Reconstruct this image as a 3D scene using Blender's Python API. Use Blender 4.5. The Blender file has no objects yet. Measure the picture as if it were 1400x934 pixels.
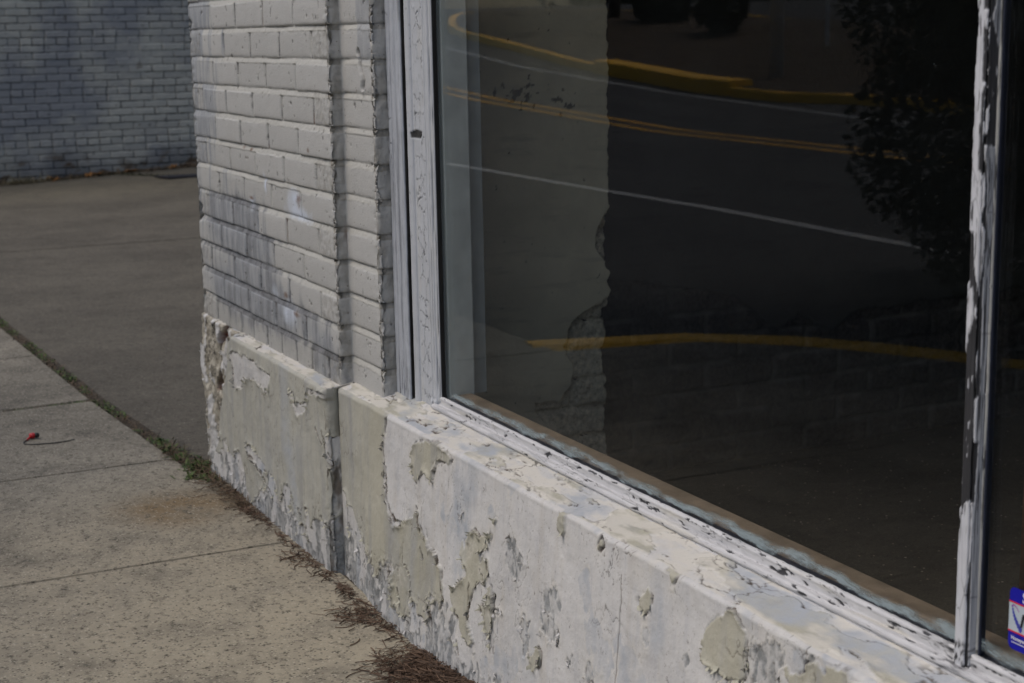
import bpy, bmesh, math, random
import numpy as np
from mathutils import Vector, Matrix
rng = np.random.default_rng(7)
random.seed(7)
sc = bpy.context.scene
C = sc.collection

# ------------------------------------------------------------------ traced outlines (metres on the wall face)
D = {"L2B":[[1.098,0.405],[1.215,0.404],[1.321,0.407],[1.331,0.378],[1.319,0.33],[1.334,0.287],[1.354,0.23],[1.387,0.207],[1.424,0.205],[1.458,0.226],[1.482,0.235],[1.506,0.261],[1.53,0.223],[1.57,0.204],[1.596,0.201],[1.621,0.18],[1.636,0.155],[1.64,0.126],[1.616,0.096],[1.561,0.065],[1.52,0.063],[1.483,0.043],[1.416,0.034],[1.393,0.051],[1.333,0.06],[1.288,0.075],[1.227,0.109],[1.175,0.132],[1.124,0.165],[1.084,0.202]],"L2p":[[[1.488,0.383],[1.582,0.4],[1.653,0.391],[1.642,0.375],[1.585,0.366],[1.566,0.326],[1.523,0.333],[1.489,0.309],[1.467,0.319],[1.464,0.355]],[[1.735,0.281],[1.809,0.293],[1.799,0.27],[1.761,0.243],[1.807,0.248],[1.819,0.224],[1.804,0.199],[1.749,0.19],[1.743,0.163],[1.754,0.112],[1.781,0.092],[1.724,0.081],[1.697,0.114],[1.674,0.145],[1.691,0.18],[1.721,0.206],[1.693,0.223]],[[2.458,0.34],[2.488,0.375],[2.524,0.39],[2.553,0.383],[2.559,0.354],[2.554,0.317],[2.525,0.307],[2.495,0.303],[2.465,0.306]],[[2.641,0.36],[2.667,0.382],[2.783,0.395],[2.828,0.389],[2.648,0.319]],[[2.28,0.339],[2.312,0.366],[2.331,0.355],[2.325,0.336],[2.3,0.316]]],"L0p":[[[2.021,0.271],[2.053,0.277],[2.076,0.266],[2.059,0.236],[2.028,0.227],[2.017,0.243]],[[1.881,0.304],[1.908,0.319],[1.944,0.283],[1.922,0.248],[1.88,0.267]],[[1.942,0.196],[1.971,0.201],[1.967,0.188],[1.942,0.18]],[[2.008,0.229],[2.069,0.223],[2.076,0.199],[2.053,0.191],[2.015,0.201]],[[1.962,0.171],[1.978,0.169],[1.973,0.14],[1.957,0.138]],[[1.857,0.067],[1.887,0.077],[1.882,0.059],[1.856,0.051]],[[2.565,0.363],[2.614,0.387],[2.636,0.374],[2.626,0.336],[2.571,0.316],[2.565,0.342]]],"WA":[[[0.359,0.36],[0.52,0.377],[0.683,0.361],[0.676,0.316],[0.64,0.311],[0.569,0.329],[0.48,0.312],[0.456,0.287],[0.384,0.273]],[[0.811,0.356],[0.852,0.356],[0.864,0.327],[0.931,0.351],[0.958,0.382],[1.034,0.392],[1.113,0.387],[1.097,0.369],[1.034,0.384],[0.964,0.373],[0.918,0.317],[0.877,0.308],[0.839,0.321]],[[1.044,0.293],[1.076,0.31],[1.131,0.292],[1.128,0.207],[1.092,0.208],[1.064,0.216],[1.048,0.263]],[[0.473,0.159],[0.522,0.158],[0.575,0.142],[0.627,0.12],[0.588,0.104],[0.478,0.131]]],"slA":[[[0.478,0.129],[0.527,0.113],[0.576,0.106],[0.661,0.07]],[[0.745,0.118],[0.765,0.064]],[[0.812,0.116],[0.826,0.094]],[[0.834,0.053],[0.835,0.024]],[[0.863,0.09],[0.878,0.076]],[[0.914,0.111],[0.923,0.095]],[[1.036,0.303],[1.05,0.263],[1.073,0.205]],[[0.996,0.308],[1.032,0.272]],[[1.041,0.106],[1.033,0.083]],[[0.39,0.085],[0.403,0.064]]],"slB":[[[1.278,0.105],[1.281,0.077]],[[1.358,0.114],[1.395,0.07]],[[1.464,0.139],[1.488,0.126]],[[1.495,0.115],[1.493,0.082]],[[1.426,0.084],[1.441,0.061]],[[1.5,0.26],[1.525,0.222]],[[1.602,0.2],[1.638,0.125]],[[1.744,0.188],[1.745,0.109]],[[1.533,0.189],[1.543,0.176]],[[1.344,0.297],[1.351,0.248],[1.378,0.218],[1.435,0.21]],[[1.807,0.25],[1.819,0.224]],[[1.1,0.163],[1.1,0.093]],[[1.585,0.094],[1.593,0.062]],[[1.704,0.074],[1.713,0.055]]],"crack":[[0.381,0.422],[0.353,0.406],[0.334,0.388],[0.334,0.365],[0.335,0.341],[0.32,0.314],[0.299,0.289],[0.279,0.264]],"crack2":[[0.288,0.275],[0.272,0.224],[0.218,0.156],[0.237,0.112]],"chunkR":[[0.411,0.416],[0.373,0.383],[0.336,0.284],[0.308,0.203],[0.237,0.112]],"hole":[[1.329,0.938],[1.343,0.943],[1.375,0.942],[1.374,0.932],[1.363,0.927],[1.332,0.928]],"mull":[[[2.85,1.145],[2.848,1.118],[2.847,1.098],[2.847,1.083],[2.847,1.064],[2.847,1.012],[2.846,0.963],[2.844,0.927],[2.843,0.907],[2.852,0.905],[2.854,0.87],[2.862,0.839],[2.866,0.872],[2.867,0.906],[2.861,0.92],[2.865,0.935],[2.864,0.965],[2.855,0.972],[2.855,1.01],[2.856,1.05],[2.865,1.057],[2.856,1.062],[2.855,1.113],[2.86,1.114],[2.86,1.131],[2.855,1.135],[2.854,1.145]],[[2.845,0.844],[2.853,0.848],[2.856,0.815],[2.85,0.795],[2.845,0.774],[2.845,0.818]],[[2.86,0.729],[2.877,0.735],[2.877,0.706],[2.87,0.684],[2.861,0.686]],[[2.853,0.615],[2.867,0.618],[2.865,0.566],[2.862,0.505],[2.862,0.448],[2.842,0.445],[2.843,0.534],[2.846,0.577]],[[2.869,1.145],[2.882,1.145],[2.885,1.098],[2.879,1.084],[2.869,1.116],[2.866,1.126],[2.87,1.138]],[[2.872,1.109],[2.884,1.109],[2.88,1.084],[2.875,1.098]],[[2.863,1.032],[2.866,1.041],[2.865,1.01],[2.86,1.006]],[[2.861,0.995],[2.878,0.996],[2.878,0.906],[2.876,0.807],[2.875,0.721],[2.878,0.69],[2.88,0.675],[2.88,0.529],[2.88,0.454],[2.866,0.45],[2.865,0.557],[2.867,0.639],[2.869,0.688],[2.867,0.751],[2.867,0.829],[2.868,0.898],[2.867,0.958]]],"stk":[[2.909,0.534],[2.908,0.466],[2.929,0.532],[2.933,0.469]],"chunkL":[[0.165,0.405],[0.103,0.279],[0.149,0.013]]}
D['L2B'][0] = [1.0, .45]; D['L2B'][1] = [1.215, .45]; D['L2B'][2] = [1.319, .44]; D['L2B'][-1] = [1.068, .19]; D['L2B'].append([1.0, .30])

# ------------------------------------------------------------------ numpy noise
def _hash(ix, iy, seed):
    h = (ix.astype(np.int64) * 374761393 + iy.astype(np.int64) * 668265263 + seed * 974711) & 0xffffffff
    h = ((h ^ (h >> 13)) * 1274126177) & 0xffffffff
    return ((h ^ (h >> 16)) & 0xffffff) / float(0xffffff)
def perlin(x, y, seed=0):
    x0 = np.floor(x); y0 = np.floor(y); fx = x - x0; fy = y - y0
    def g(ix, iy, dx, dy):
        a = _hash(ix, iy, seed) * 2 * np.pi
        return np.cos(a) * dx + np.sin(a) * dy
    u = fx * fx * fx * (fx * (fx * 6 - 15) + 10); v = fy * fy * fy * (fy * (fy * 6 - 15) + 10)
    a = g(x0, y0, fx, fy); b = g(x0 + 1, y0, fx - 1, fy); c = g(x0, y0 + 1, fx, fy - 1); d = g(x0 + 1, y0 + 1, fx - 1, fy - 1)
    return (a + (b - a) * u + (c - a) * v + (a - b - c + d) * u * v) * 1.5
def fbm(x, y, oct=4, seed=0, gain=.5):
    s = 0; a = 1; t = 0
    for i in range(oct):
        s = s + a * perlin(x * 2 ** i + 17.3 * i, y * 2 ** i - 9.1 * i, seed + i); t += a; a *= gain
    return s / t
def worley(x, y, seed=0, jit=.9):
    """distance between the two nearest cell points, and a cell id"""
    ix = np.floor(x); iy = np.floor(y)
    d1 = np.full(x.shape, 9.); d2 = np.full(x.shape, 9.); idn = np.zeros(x.shape)
    for dx in (-1, 0, 1):
        for dy in (-1, 0, 1):
            cx = ix + dx; cy = iy + dy
            px = cx + .5 + jit * (_hash(cx, cy, seed) - .5); py = cy + .5 + jit * (_hash(cx, cy, seed + 91) - .5)
            d = np.hypot(x - px, y - py); n = d < d1
            d2 = np.where(n, d1, np.minimum(d2, d)); idn = np.where(n, _hash(cx, cy, seed + 7), idn); d1 = np.where(n, d, d1)
    return d2 - d1, idn
def sstep(a, b, x):
    t = np.clip((x - a) / (b - a), 0, 1); return t * t * (3 - 2 * t)
def sdf(poly, x, y):
    """signed distance to a closed outline, positive inside"""
    P = np.array(poly); shp = x.shape; x = x.ravel(); y = y.ravel()
    out = np.full(x.shape, -.2)
    m = (x > P[:, 0].min() - .12) & (x < P[:, 0].max() + .12) & (y > P[:, 1].min() - .12) & (y < P[:, 1].max() + .12)
    xs = x[m]; ys = y[m]; d = np.full(xs.shape, 9.); ins = np.zeros(xs.shape, bool)
    for i in range(len(P)):
        a = P[i]; b = P[(i + 1) % len(P)]; e = b - a
        t = np.clip(((xs - a[0]) * e[0] + (ys - a[1]) * e[1]) / max(e @ e, 1e-12), 0, 1)
        d = np.minimum(d, np.hypot(xs - a[0] - t * e[0], ys - a[1] - t * e[1]))
        c = ((a[1] > ys) != (b[1] > ys)) & (xs < (b[0] - a[0]) * (ys - a[1]) / ((b[1] - a[1]) if b[1] != a[1] else 1e-9) + a[0])
        ins ^= c
    out[m] = np.where(ins, d, -d)
    return out.reshape(shp)
def linedist(pl, x, y):
    P = np.array(pl); d = np.full(x.shape, 9.)
    for i in range(len(P) - 1):
        a = P[i]; b = P[i + 1]; e = b - a
        t = np.clip(((x - a[0]) * e[0] + (y - a[1]) * e[1]) / max(e @ e, 1e-12), 0, 1)
        d = np.minimum(d, np.hypot(x - a[0] - t * e[0], y - a[1] - t * e[1]))
    return d

# ------------------------------------------------------------------ object helpers
def link(name, me, m=None, parent=None):
    o = bpy.data.objects.new(name, me); C.objects.link(o)
    if m is not None:
        for k in (m if isinstance(m, (list, tuple)) else [m]): me.materials.append(k)
    if parent is not None: o.parent = parent
    return o
def np_mesh(name, V, F, attrs=None, smooth=True, mi=None):
    """V (n,3), F list of (k,4)/(k,3) arrays"""
    me = bpy.data.meshes.new(name)
    V = np.asarray(V, np.float32); Fs = [np.asarray(f, np.int32) for f in (F if isinstance(F, list) else [F]) if len(f)]
    me.vertices.add(len(V)); me.vertices.foreach_set('co', V.ravel())
    tot = np.concatenate([np.full(len(f), f.shape[1], np.int32) for f in Fs]); idx = np.concatenate([f.ravel() for f in Fs])
    st = np.concatenate([[0], np.cumsum(tot)[:-1]]).astype(np.int32)
    me.loops.add(len(idx)); me.loops.foreach_set('vertex_index', idx)
    me.polygons.add(len(tot)); me.polygons.foreach_set('loop_start', st); me.polygons.foreach_set('loop_total', tot)
    if mi is not None: me.polygons.foreach_set('material_index', np.asarray(mi, np.int32))
    me.polygons.foreach_set('use_smooth', np.full(len(tot), smooth))
    me.update(calc_edges=True); me.validate()
    for n, A in (attrs or {}).items():
        a = me.color_attributes.new(n, 'FLOAT_COLOR', 'POINT')
        a.data.foreach_set('color', np.asarray(A, np.float32).ravel())
    return me
def grid_faces(n, m, off=0, flip=False):
    i = np.arange(n - 1)[:, None] * m + np.arange(m - 1)[None, :] + off; i = i.ravel()
    f = np.stack([i, i + m, i + m + 1, i + 1], 1)
    return f[:, ::-1] if flip else f
class MB:
    """collects simple solids into one mesh"""
    def __init__(s): s.v = []; s.f = []; s.s = []
    def add(s, v, f, sm=False):
        o = len(s.v); s.v += [tuple(p) for p in v]; s.f += [tuple(i + o for i in q) for q in f]; s.s += [sm] * len(f); return s
    def box(s, a, b):
        x0, y0, z0 = a; x1, y1, z1 = b
        return s.add([(x0, y0, z0), (x1, y0, z0), (x1, y1, z0), (x0, y1, z0), (x0, y0, z1), (x1, y0, z1), (x1, y1, z1), (x0, y1, z1)],
                     [(0, 3, 2, 1), (4, 5, 6, 7), (0, 1, 5, 4), (1, 2, 6, 5), (2, 3, 7, 6), (3, 0, 4, 7)])
    def tube(s, pts, r, n=8, caps=True):
        pts = [Vector(p) for p in pts]; rs = r if isinstance(r, (list, tuple)) else [r] * len(pts); V = []; F = []
        for i, p in enumerate(pts):
            t = (pts[min(i + 1, len(pts) - 1)] - pts[max(i - 1, 0)]).normalized()
            u = t.cross(Vector((0, 0, 1)) if abs(t.z) < .9 else Vector((1, 0, 0))).normalized(); w = t.cross(u)
            V += [p + (u * math.cos(2 * math.pi * k / n) + w * math.sin(2 * math.pi * k / n)) * rs[i] for k in range(n)]
        for i in range(len(pts) - 1):
            for k in range(n): F.append((i * n + k, i * n + (k + 1) % n, (i + 1) * n + (k + 1) % n, (i + 1) * n + k))
        if caps: F.append(tuple(range(n))[::-1]); F.append(tuple((len(pts) - 1) * n + k for k in range(n)))
        return s.add(V, F, True)
    def prism(s, outline, z0, z1):
        n = len(outline); V = [(x, y, z0) for x, y in outline] + [(x, y, z1) for x, y in outline]
        return s.add(V, [tuple(range(n))[::-1], tuple(range(n, 2 * n))] + [(i, (i + 1) % n, n + (i + 1) % n, n + i) for i in range(n)])
    def mesh(s, name, bevel=0):
        me = bpy.data.meshes.new(name); me.from_pydata(s.v, [], s.f); me.update()
        bm = bmesh.new(); bm.from_mesh(me)
        bmesh.ops.recalc_face_normals(bm, faces=bm.faces)
        if bevel: bmesh.ops.bevel(bm, geom=[e for e in bm.edges if len(e.link_faces) == 2 and e.calc_face_angle(0) > .6], offset=bevel, segments=2, affect='EDGES', profile=.6)
        bm.to_mesh(me); bm.free()
        if not bevel: me.polygons.foreach_set('use_smooth', s.s + [False] * (len(me.polygons) - len(s.s)))
        return me
    def build(s, name, m, parent=None, bevel=0): return link(name, s.mesh(name, bevel), m, parent)
def tag(o, label=None, cat=None, group=None, kind=None):
    if label: o['label'] = label
    if cat: o['category'] = cat
    if group: o['group'] = group
    if kind: o['kind'] = kind
    return o
def empty(name, loc=(0, 0, 0), rz=0):
    o = bpy.data.objects.new(name, None); C.objects.link(o); o.location = loc; o.rotation_euler = (0, 0, rz); o.empty_display_size = .1; return o
def copy_tree(o, parent=None):
    c = o.copy(); C.objects.link(c)
    if parent is not None: c.parent = parent
    for ch in list(o.children): copy_tree(ch, c)
    return c

# ------------------------------------------------------------------ node helper
class Mat:
    def __init__(s, name, rough=.8, spec=.3):
        s.m = bpy.data.materials.new(name); s.m.use_nodes = True; s.t = s.m.node_tree; s.b = s.t.nodes['Principled BSDF']
        s.b.inputs['Roughness'].default_value = rough; s.b.inputs['Specular IOR Level'].default_value = spec
        s.co = s.n('ShaderNodeTexCoord').outputs['Object']
    def n(s, typ, **k):
        nd = s.t.nodes.new(typ)
        for a, v in k.items(): setattr(nd, a, v)
        return nd
    def put(s, sock, v):
        if isinstance(v, bpy.types.NodeSocket): s.t.links.new(v, sock)
        elif isinstance(v, (tuple, list)) and len(v) == 3 and sock.type == 'RGBA': sock.default_value = (*v, 1)
        else: sock.default_value = v
    def map(s, scale=(1, 1, 1), rot=(0, 0, 0), loc=(0, 0, 0), v=None):
        nd = s.n('ShaderNodeMapping'); s.put(nd.inputs[0], v or s.co); nd.inputs['Scale'].default_value = scale; nd.inputs['Rotation'].default_value = rot; nd.inputs['Location'].default_value = loc
        return nd.outputs[0]
    def noise(s, scale=5, detail=4, rough=.55, v=None, dist=0):
        nd = s.n('ShaderNodeTexNoise'); s.put(nd.inputs['Vector'], v or s.co); nd.inputs['Scale'].default_value = scale
        nd.inputs['Detail'].default_value = detail; nd.inputs['Roughness'].default_value = rough; nd.inputs['Distortion'].default_value = dist
        return nd.outputs['Fac']
    def voro(s, scale=5, feature='F1', v=None, out='Distance', rand=1):
        nd = s.n('ShaderNodeTexVoronoi', feature=feature); s.put(nd.inputs['Vector'], v or s.co); nd.inputs['Scale'].default_value = scale; nd.inputs['Randomness'].default_value = rand
        return nd.outputs[out]
    def rng(s, f, a, b, c=0., d=1., smooth=False):
        nd = s.n('ShaderNodeMapRange', interpolation_type='SMOOTHSTEP' if smooth else 'LINEAR'); s.put(nd.inputs[0], f)
        for i, v in enumerate((a, b, c, d)): nd.inputs[i + 1].default_value = v
        return nd.outputs[0]
    def mix(s, f, a, b, mode='MIX'):
        nd = s.n('ShaderNodeMix', data_type='RGBA', blend_type=mode); s.put(nd.inputs[0], f); s.put(nd.inputs[6], a); s.put(nd.inputs[7], b); return nd.outputs[2]
    def mth(s, op, a, b=0., c=0.):
        nd = s.n('ShaderNodeMath', operation=op); s.put(nd.inputs[0], a); s.put(nd.inputs[1], b); s.put(nd.inputs[2], c); return nd.outputs[0]
    def attr(s, name):
        nd = s.n('ShaderNodeAttribute', attribute_name=name); sp = s.n('ShaderNodeSeparateColor'); s.put(sp.inputs[0], nd.outputs['Color'])
        return sp.outputs[0], sp.outputs[1], sp.outputs[2], nd.outputs['Alpha']
    def bump(s, h, dist=.002, strength=1., nrm=None):
        nd = s.n('ShaderNodeBump'); s.put(nd.inputs['Height'], h); nd.inputs['Distance'].default_value = dist; nd.inputs['Strength'].default_value = strength
        if nrm is not None: s.put(nd.inputs['Normal'], nrm)
        return nd.outputs[0]
    def out(s, col=None, rough=None, nrm=None):
        if col is not None: s.put(s.b.inputs['Base Color'], col)
        if rough is not None: s.put(s.b.inputs['Roughness'], rough)
        if nrm is not None: s.put(s.b.inputs['Normal'], nrm)
        return s.m
def flat(name, col, rough=.7, var=.25, scale=30, bump=.0008, spec=.3):
    k = Mat(name, rough, spec); n = k.noise(scale, 5, .6)
    return k.out(k.mix(k.rng(n, .3, .7), tuple(c * (1 - var) for c in col), tuple(min(1, c * (1 + var)) for c in col)), None, k.bump(n, bump))

# ================================================================== MATERIALS
def mat_plinth():
    k = Mat('peeling_masonry_paint', .75, .25)
    L1, L2, dirt_shade, brick = k.attr('lay'); blue, rubble, tone, wet = k.attr('lay2')
    nf = k.noise(220, 4, .65); nm = k.noise(26, 5, .6); nl = k.noise(5, 4, .6)
    st = k.noise(1, 5, .6, k.map((26, 26, 3.2))); st2 = k.noise(1, 4, .65, k.map((70, 70, 8)))
    c0 = k.mix(k.rng(nm, .35, .65), (.15, .16, .165), (.31, .32, .325)); c0 = k.mix(k.rng(nf, .45, .7, 0, .5), c0, (.36, .35, .31))
    rb = k.mix(k.rng(nm, .38, .62), (.20, .18, .14), (.46, .43, .36)); rb = k.mix(k.rng(k.noise(48, 4, .7), .53, .66), rb, (.055, .05, .045)); c0 = k.mix(rubble, c0, rb)
    c1 = k.mix(k.rng(nl, .35, .68), (.50, .495, .485), (.60, .592, .58)); c1 = k.mix(k.rng(st, .52, .75, 0, .5), c1, (.42, .385, .33)); c1 = k.mix(k.rng(k.noise(75, 3, .7), .64, .73, 0, .75), c1, (.16, .15, .14))
    c1 = k.mix(k.mth('MULTIPLY', k.rng(st2, .5, .72), .35), c1, (.36, .37, .40)); c1 = k.mix(k.rng(k.noise(11, 6, .7), .56, .70, 0, .6), c1, (.40, .40, .415)); c1 = k.mix(k.rng(k.noise(160, 3, .7), .62, .68, 0, .6), c1, (.30, .28, .25))
    c2 = k.mix(k.rng(nl, .36, .66), (.375, .36, .29), (.445, .428, .352)); c2 = k.mix(k.mth('MULTIPLY', tone, .8), c2, (.41, .405, .36)); c2 = k.mix(k.rng(st, .47, .68, 0, .7), c2, (.285, .29, .29)); c2 = k.mix(k.rng(st2, .62, .78, 0, .5), c2, (.19, .185, .165))
    c2 = k.mix(k.rng(nf, .3, .5, .12, 0), c2, (.16, .15, .12))
    col = k.mix(L1, c0, c1); col = k.mix(L2, col, c2)
    col = k.mix(k.mth('MULTIPLY', blue, k.rng(nm, .3, .6, .3, 1)), col, (.37, .395, .43))
    col = k.mix(wet, col, (.585, .56, .505))
    col = k.mix(brick, col, k.mix(k.rng(nm, .4, .6), (.11, .03, .02), (.24, .08, .05)))
    col = k.mix(dirt_shade, col, k.mix(k.rng(nm, .4, .65), (.030, .026, .022), (.10, .07, .045)))  # includes shade painted into the colour under lifted paint edges
    h = k.mth('ADD', k.mth('MULTIPLY', nf, .5), k.mth('MULTIPLY', nm, .8))
    return k.out(col, k.rng(nm, .3, .7, .6, .85), k.bump(h, .0016, .9))
def mat_flake(name, c, under):
    k = Mat(name, .7, .3); g = k.n('ShaderNodeNewGeometry'); n = k.noise(60, 4, .6)
    return k.out(k.mix(g.outputs['Backfacing'], k.mix(k.rng(n, .3, .7), tuple(x * .85 for x in c), c), under), None, k.bump(n, .0005))
def mat_brick():
    k = Mat('painted_brick', .6, .3)
    mort, blue, grime, rust = k.attr('lay'); bright, tone, grit, bare = k.attr('lay2')
    nf = k.noise(260, 4, .65); nm = k.noise(34, 5, .6); st = k.noise(1, 5, .6, k.map((60, 60, 10)))
    c = k.mix(tone, (.40, .40, .385), (.465, .465, .452)); c = k.mix(k.rng(nm, .3, .7, 0, .4), c, (.43, .425, .41))
    c = k.mix(mort, c, (.44, .435, .405))
    c = k.mix(blue, c, k.mix(k.rng(st, .4, .6), (.235, .252, .275), (.33, .343, .36)))
    c = k.mix(grit, c, k.mix(k.rng(nm, .4, .6), (.19, .18, .155), (.32, .305, .27)))
    c = k.mix(bright, c, (.55, .60, .68)); c = k.mix(grime, c, k.mix(k.rng(nm, .4, .62), (.06, .06, .06), (.165, .165, .175)))
    c = k.mix(k.rng(k.noise(120, 3, .6), .68, .72), c, (.11, .09, .065))
    c = k.mix(rust, c, (.13, .06, .025)); c = k.mix(bare, c, (.06, .052, .045))
    return k.out(c, .62, k.bump(k.mth('ADD', nf, k.mth('MULTIPLY', nm, .7)), .0011, .9))
def mat_wood(name, paint, dark, grain=1., crack=0.):
    """weathered painted timber, grain along local z; attribute 'lay': R bare timber, G crack and painted seam shade, B grime"""
    k = Mat(name, .6, .3); bare, crk, grime, warm = k.attr('lay')  # crk holds cracks and the painted seam shade
    g = k.noise(1, 6, .65, k.map((330, 330, 9))); g2 = k.noise(1, 4, .6, k.map((900, 900, 26))); nm = k.noise(40, 4, .6)
    c = k.mix(k.rng(nm, .3, .7), tuple(x * .9 for x in paint), paint)
    c = k.mix(k.mth('MULTIPLY', k.rng(g, .56, .68), .75 * grain), c, (.12, .125, .14)); c = k.mix(k.mth('MULTIPLY', k.rng(g2, .6, .75), .6 * grain), c, (.16, .165, .17))
    c = k.mix(warm, c, (.52, .49, .40))
    c = k.mix(grime, c, (.20, .21, .225)); c = k.mix(bare, c, k.mix(k.rng(g, .35, .65), dark, tuple(x * 1.8 for x in dark))); c = k.mix(crk, c, (.018, .017, .016))
    return k.out(c, k.rng(nm, .3, .7, .45, .7), k.bump(k.mth('ADD', k.mth('MULTIPLY', g, 1.0 * grain), k.mth('MULTIPLY', nm, .5)), .0012, .8))
def mat_inner(name, col, mas, mort=None):
    k = Mat(name, .85, .2); pl, st, spot, _ = k.attr('lay'); nm = k.noise(9, 5, .6); nf = k.noise(90, 5, .65)
    c = k.mix(k.rng(nm, .3, .7), tuple(x * .8 for x in col), col); c = k.mix(k.rng(k.noise(1, 5, .6, k.map((1, 6, 40))), .55, .72, 0, .45), c, tuple(x * .5 for x in col))
    m = k.mix(k.rng(nf, .36, .64), tuple(x * .45 for x in mas), mas); m = k.mix(st, m, mort or tuple(x * .35 for x in mas))
    c = k.mix(pl, m, c); c = k.mix(spot, c, tuple(x * .18 for x in col))
    return k.out(c, None, k.bump(k.mth('ADD', nf, nm), .003, .8))
def mat_glass():
    k = Mat('dusty_window_glass'); t = k.t
    sep = k.n('ShaderNodeSeparateXYZ'); k.put(sep.inputs[0], k.co); x, y, z = sep.outputs
    geo = k.n('ShaderNodeNewGeometry'); dt = k.n('ShaderNodeVectorMath', operation='DOT_PRODUCT'); k.put(dt.inputs[0], geo.outputs['Normal']); k.put(dt.inputs[1], geo.outputs['Incoming'])
    c = k.mth('ABSOLUTE', dt.outputs['Value']); fr = k.mth('MULTIPLY_ADD', k.mth('POWER', k.mth('SUBTRACT', 1., c), 5.), .955, .040)
    tr = k.n('ShaderNodeBsdfTransparent'); tr.inputs[0].default_value = (.99, .995, .985, 1); gl = k.n('ShaderNodeBsdfGlossy'); gl.inputs['Roughness'].default_value = .0
    m1 = k.n('ShaderNodeMixShader'); k.put(m1.inputs[0], fr); k.put(m1.inputs[1], tr.outputs[0]); k.put(m1.inputs[2], gl.outputs[0])
    # pale paint and dust smeared on the pane along its bottom and its left edge, grit and drips elsewhere
    n1 = k.noise(1, 5, .6, k.map((14, 14, 34))); n2 = k.noise(1, 5, .65, k.map((120, 120, 10))); n3 = k.noise(9, 4, .6)
    edge = k.mth('ADD', z, k.mth('MULTIPLY', k.mth('SUBTRACT', n1, .5), .032)); b = k.mth('MULTIPLY', k.rng(edge, .4515, .4595, 1, 0, True), k.rng(edge, .4445, .4475, 0, 1, True)); b = k.mth('MULTIPLY', b, k.rng(k.noise(1, 4, .6, k.map((22, 22, 90))), .36, .58))
    lf = k.mth('ADD', x, k.mth('MULTIPLY', k.mth('SUBTRACT', n2, .5), .06)); lft = k.mth('MULTIPLY', k.rng(lf, 1.40, 1.50, .18, 0, True), k.rng(n2, .35, .65, .4, 1))
    dust = k.mth('MULTIPLY', k.rng(n3, .35, .75), .003); spk = k.mth('MULTIPLY', k.rng(k.voro(85), .035, .02), k.rng(k.noise(14, 2), .48, .6, 0, .5))
    mask = k.mth('MAXIMUM', k.mth('MAXIMUM', k.mth('MULTIPLY', b, .8), lft), k.mth('MAXIMUM', dust, spk))
    df = k.n('ShaderNodeBsdfDiffuse'); df.inputs[0].default_value = (.30, .36, .38, 1)
    m2 = k.n('ShaderNodeMixShader'); k.put(m2.inputs[0], mask); k.put(m2.inputs[1], m1.outputs[0]); k.put(m2.inputs[2], df.outputs[0])
    k.put(t.nodes['Material Output'].inputs[0], m2.outputs[0]); return k.m
def mat_clean_glass():
    return None
def mat_concrete(name, a, b, stain, speck=.5, streak=0., warm=None):
    k = Mat(name, .85, .2); nl = k.noise(1.3, 5, .62); nm = k.noise(7, 5, .65); nf = k.noise(55, 5, .75); ng = k.noise(120, 4, .75)
    c = k.mix(k.rng(k.mth('ADD', k.mth('MULTIPLY', nl, .55), k.mth('MULTIPLY', nm, .45)), .4, .6), a, b)
    c = k.mix(k.rng(nm, .55, .72, 0, .6), c, stain)
    if warm:
        for (x, y, r, col) in warm:
            d = k.n('ShaderNodeVectorMath', operation='DISTANCE'); k.put(d.inputs[0], k.map((1, 1, 0))); d.inputs[1].default_value = (x, y, 0)
            c = k.mix(k.mth('MULTIPLY', k.rng(d.outputs['Value'], r * .2, r, 1, 0, True), k.rng(nm, .35, .6, .25, .9)), c, col)
    c = k.mix(k.rng(nf, .34, .47, speck, 0), c, tuple(x * .50 for x in a)); c = k.mix(k.rng(ng, .56, .66, 0, speck * .8), c, tuple(min(1, x * 1.55) for x in b)); c = k.mix(k.rng(k.noise(19, 5, .75), .58, .68, 0, .6), c, stain)
    v = k.voro(70); vc = k.voro(70, out='Color'); sp = k.n('ShaderNodeSeparateColor'); k.put(sp.inputs[0], vc)
    c = k.mix(k.mth('MULTIPLY', k.rng(v, .22, .14), k.rng(sp.outputs[0], .80, .84)), c, k.mix(sp.outputs[1], (.30, .27, .23), (.12, .085, .06)))
    v2 = k.voro(150, out='Color'); d2 = k.voro(150); s2_ = k.n('ShaderNodeSeparateColor'); k.put(s2_.inputs[0], v2); on = k.rng(d2, .42, .30)
    c = k.mix(k.mth('MULTIPLY', on, k.rng(s2_.outputs[0], .80, .83, 0, .75)), c, tuple(x * .42 for x in a)); c = k.mix(k.mth('MULTIPLY', on, k.rng(s2_.outputs[1], .84, .87, 0, .7)), c, tuple(min(1, x * 1.7) for x in b))
    if streak:
        s = k.noise(1, 5, .6, k.map((1.5, .35, 1))); s2 = k.noise(1, 5, .6, k.map((11, 1.0, 1)))
        c = k.mix(k.rng(s, .46, .62, 0, streak), c, tuple(x * .42 for x in a)); c = k.mix(k.rng(s2, .5, .7, 0, streak * .7), c, tuple(x * .5 for x in a)); c = k.mix(k.rng(k.noise(1, 4, .7, k.map((26, 4, 1))), .66, .74, 0, .5), c, tuple(x * 1.9 for x in b))
    return k.out(c, None, k.bump(k.mth('ADD', nf, k.mth('MULTIPLY', nm, 1.5)), .0022, .9))
def mat_asphalt():
    k = Mat('asphalt', .85, .25); nf = k.noise(160, 4, .7); nl = k.noise(1, 4, .6, k.map((.25, 1.2, 1)))
    c = k.mix(k.rng(nl, .35, .65), (.038, .038, .04), (.058, .058, .058)); c = k.mix(k.rng(nf, .55, .7, 0, .6), c, (.11, .11, .105)); return k.out(c, None, k.bump(nf, .003))
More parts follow.
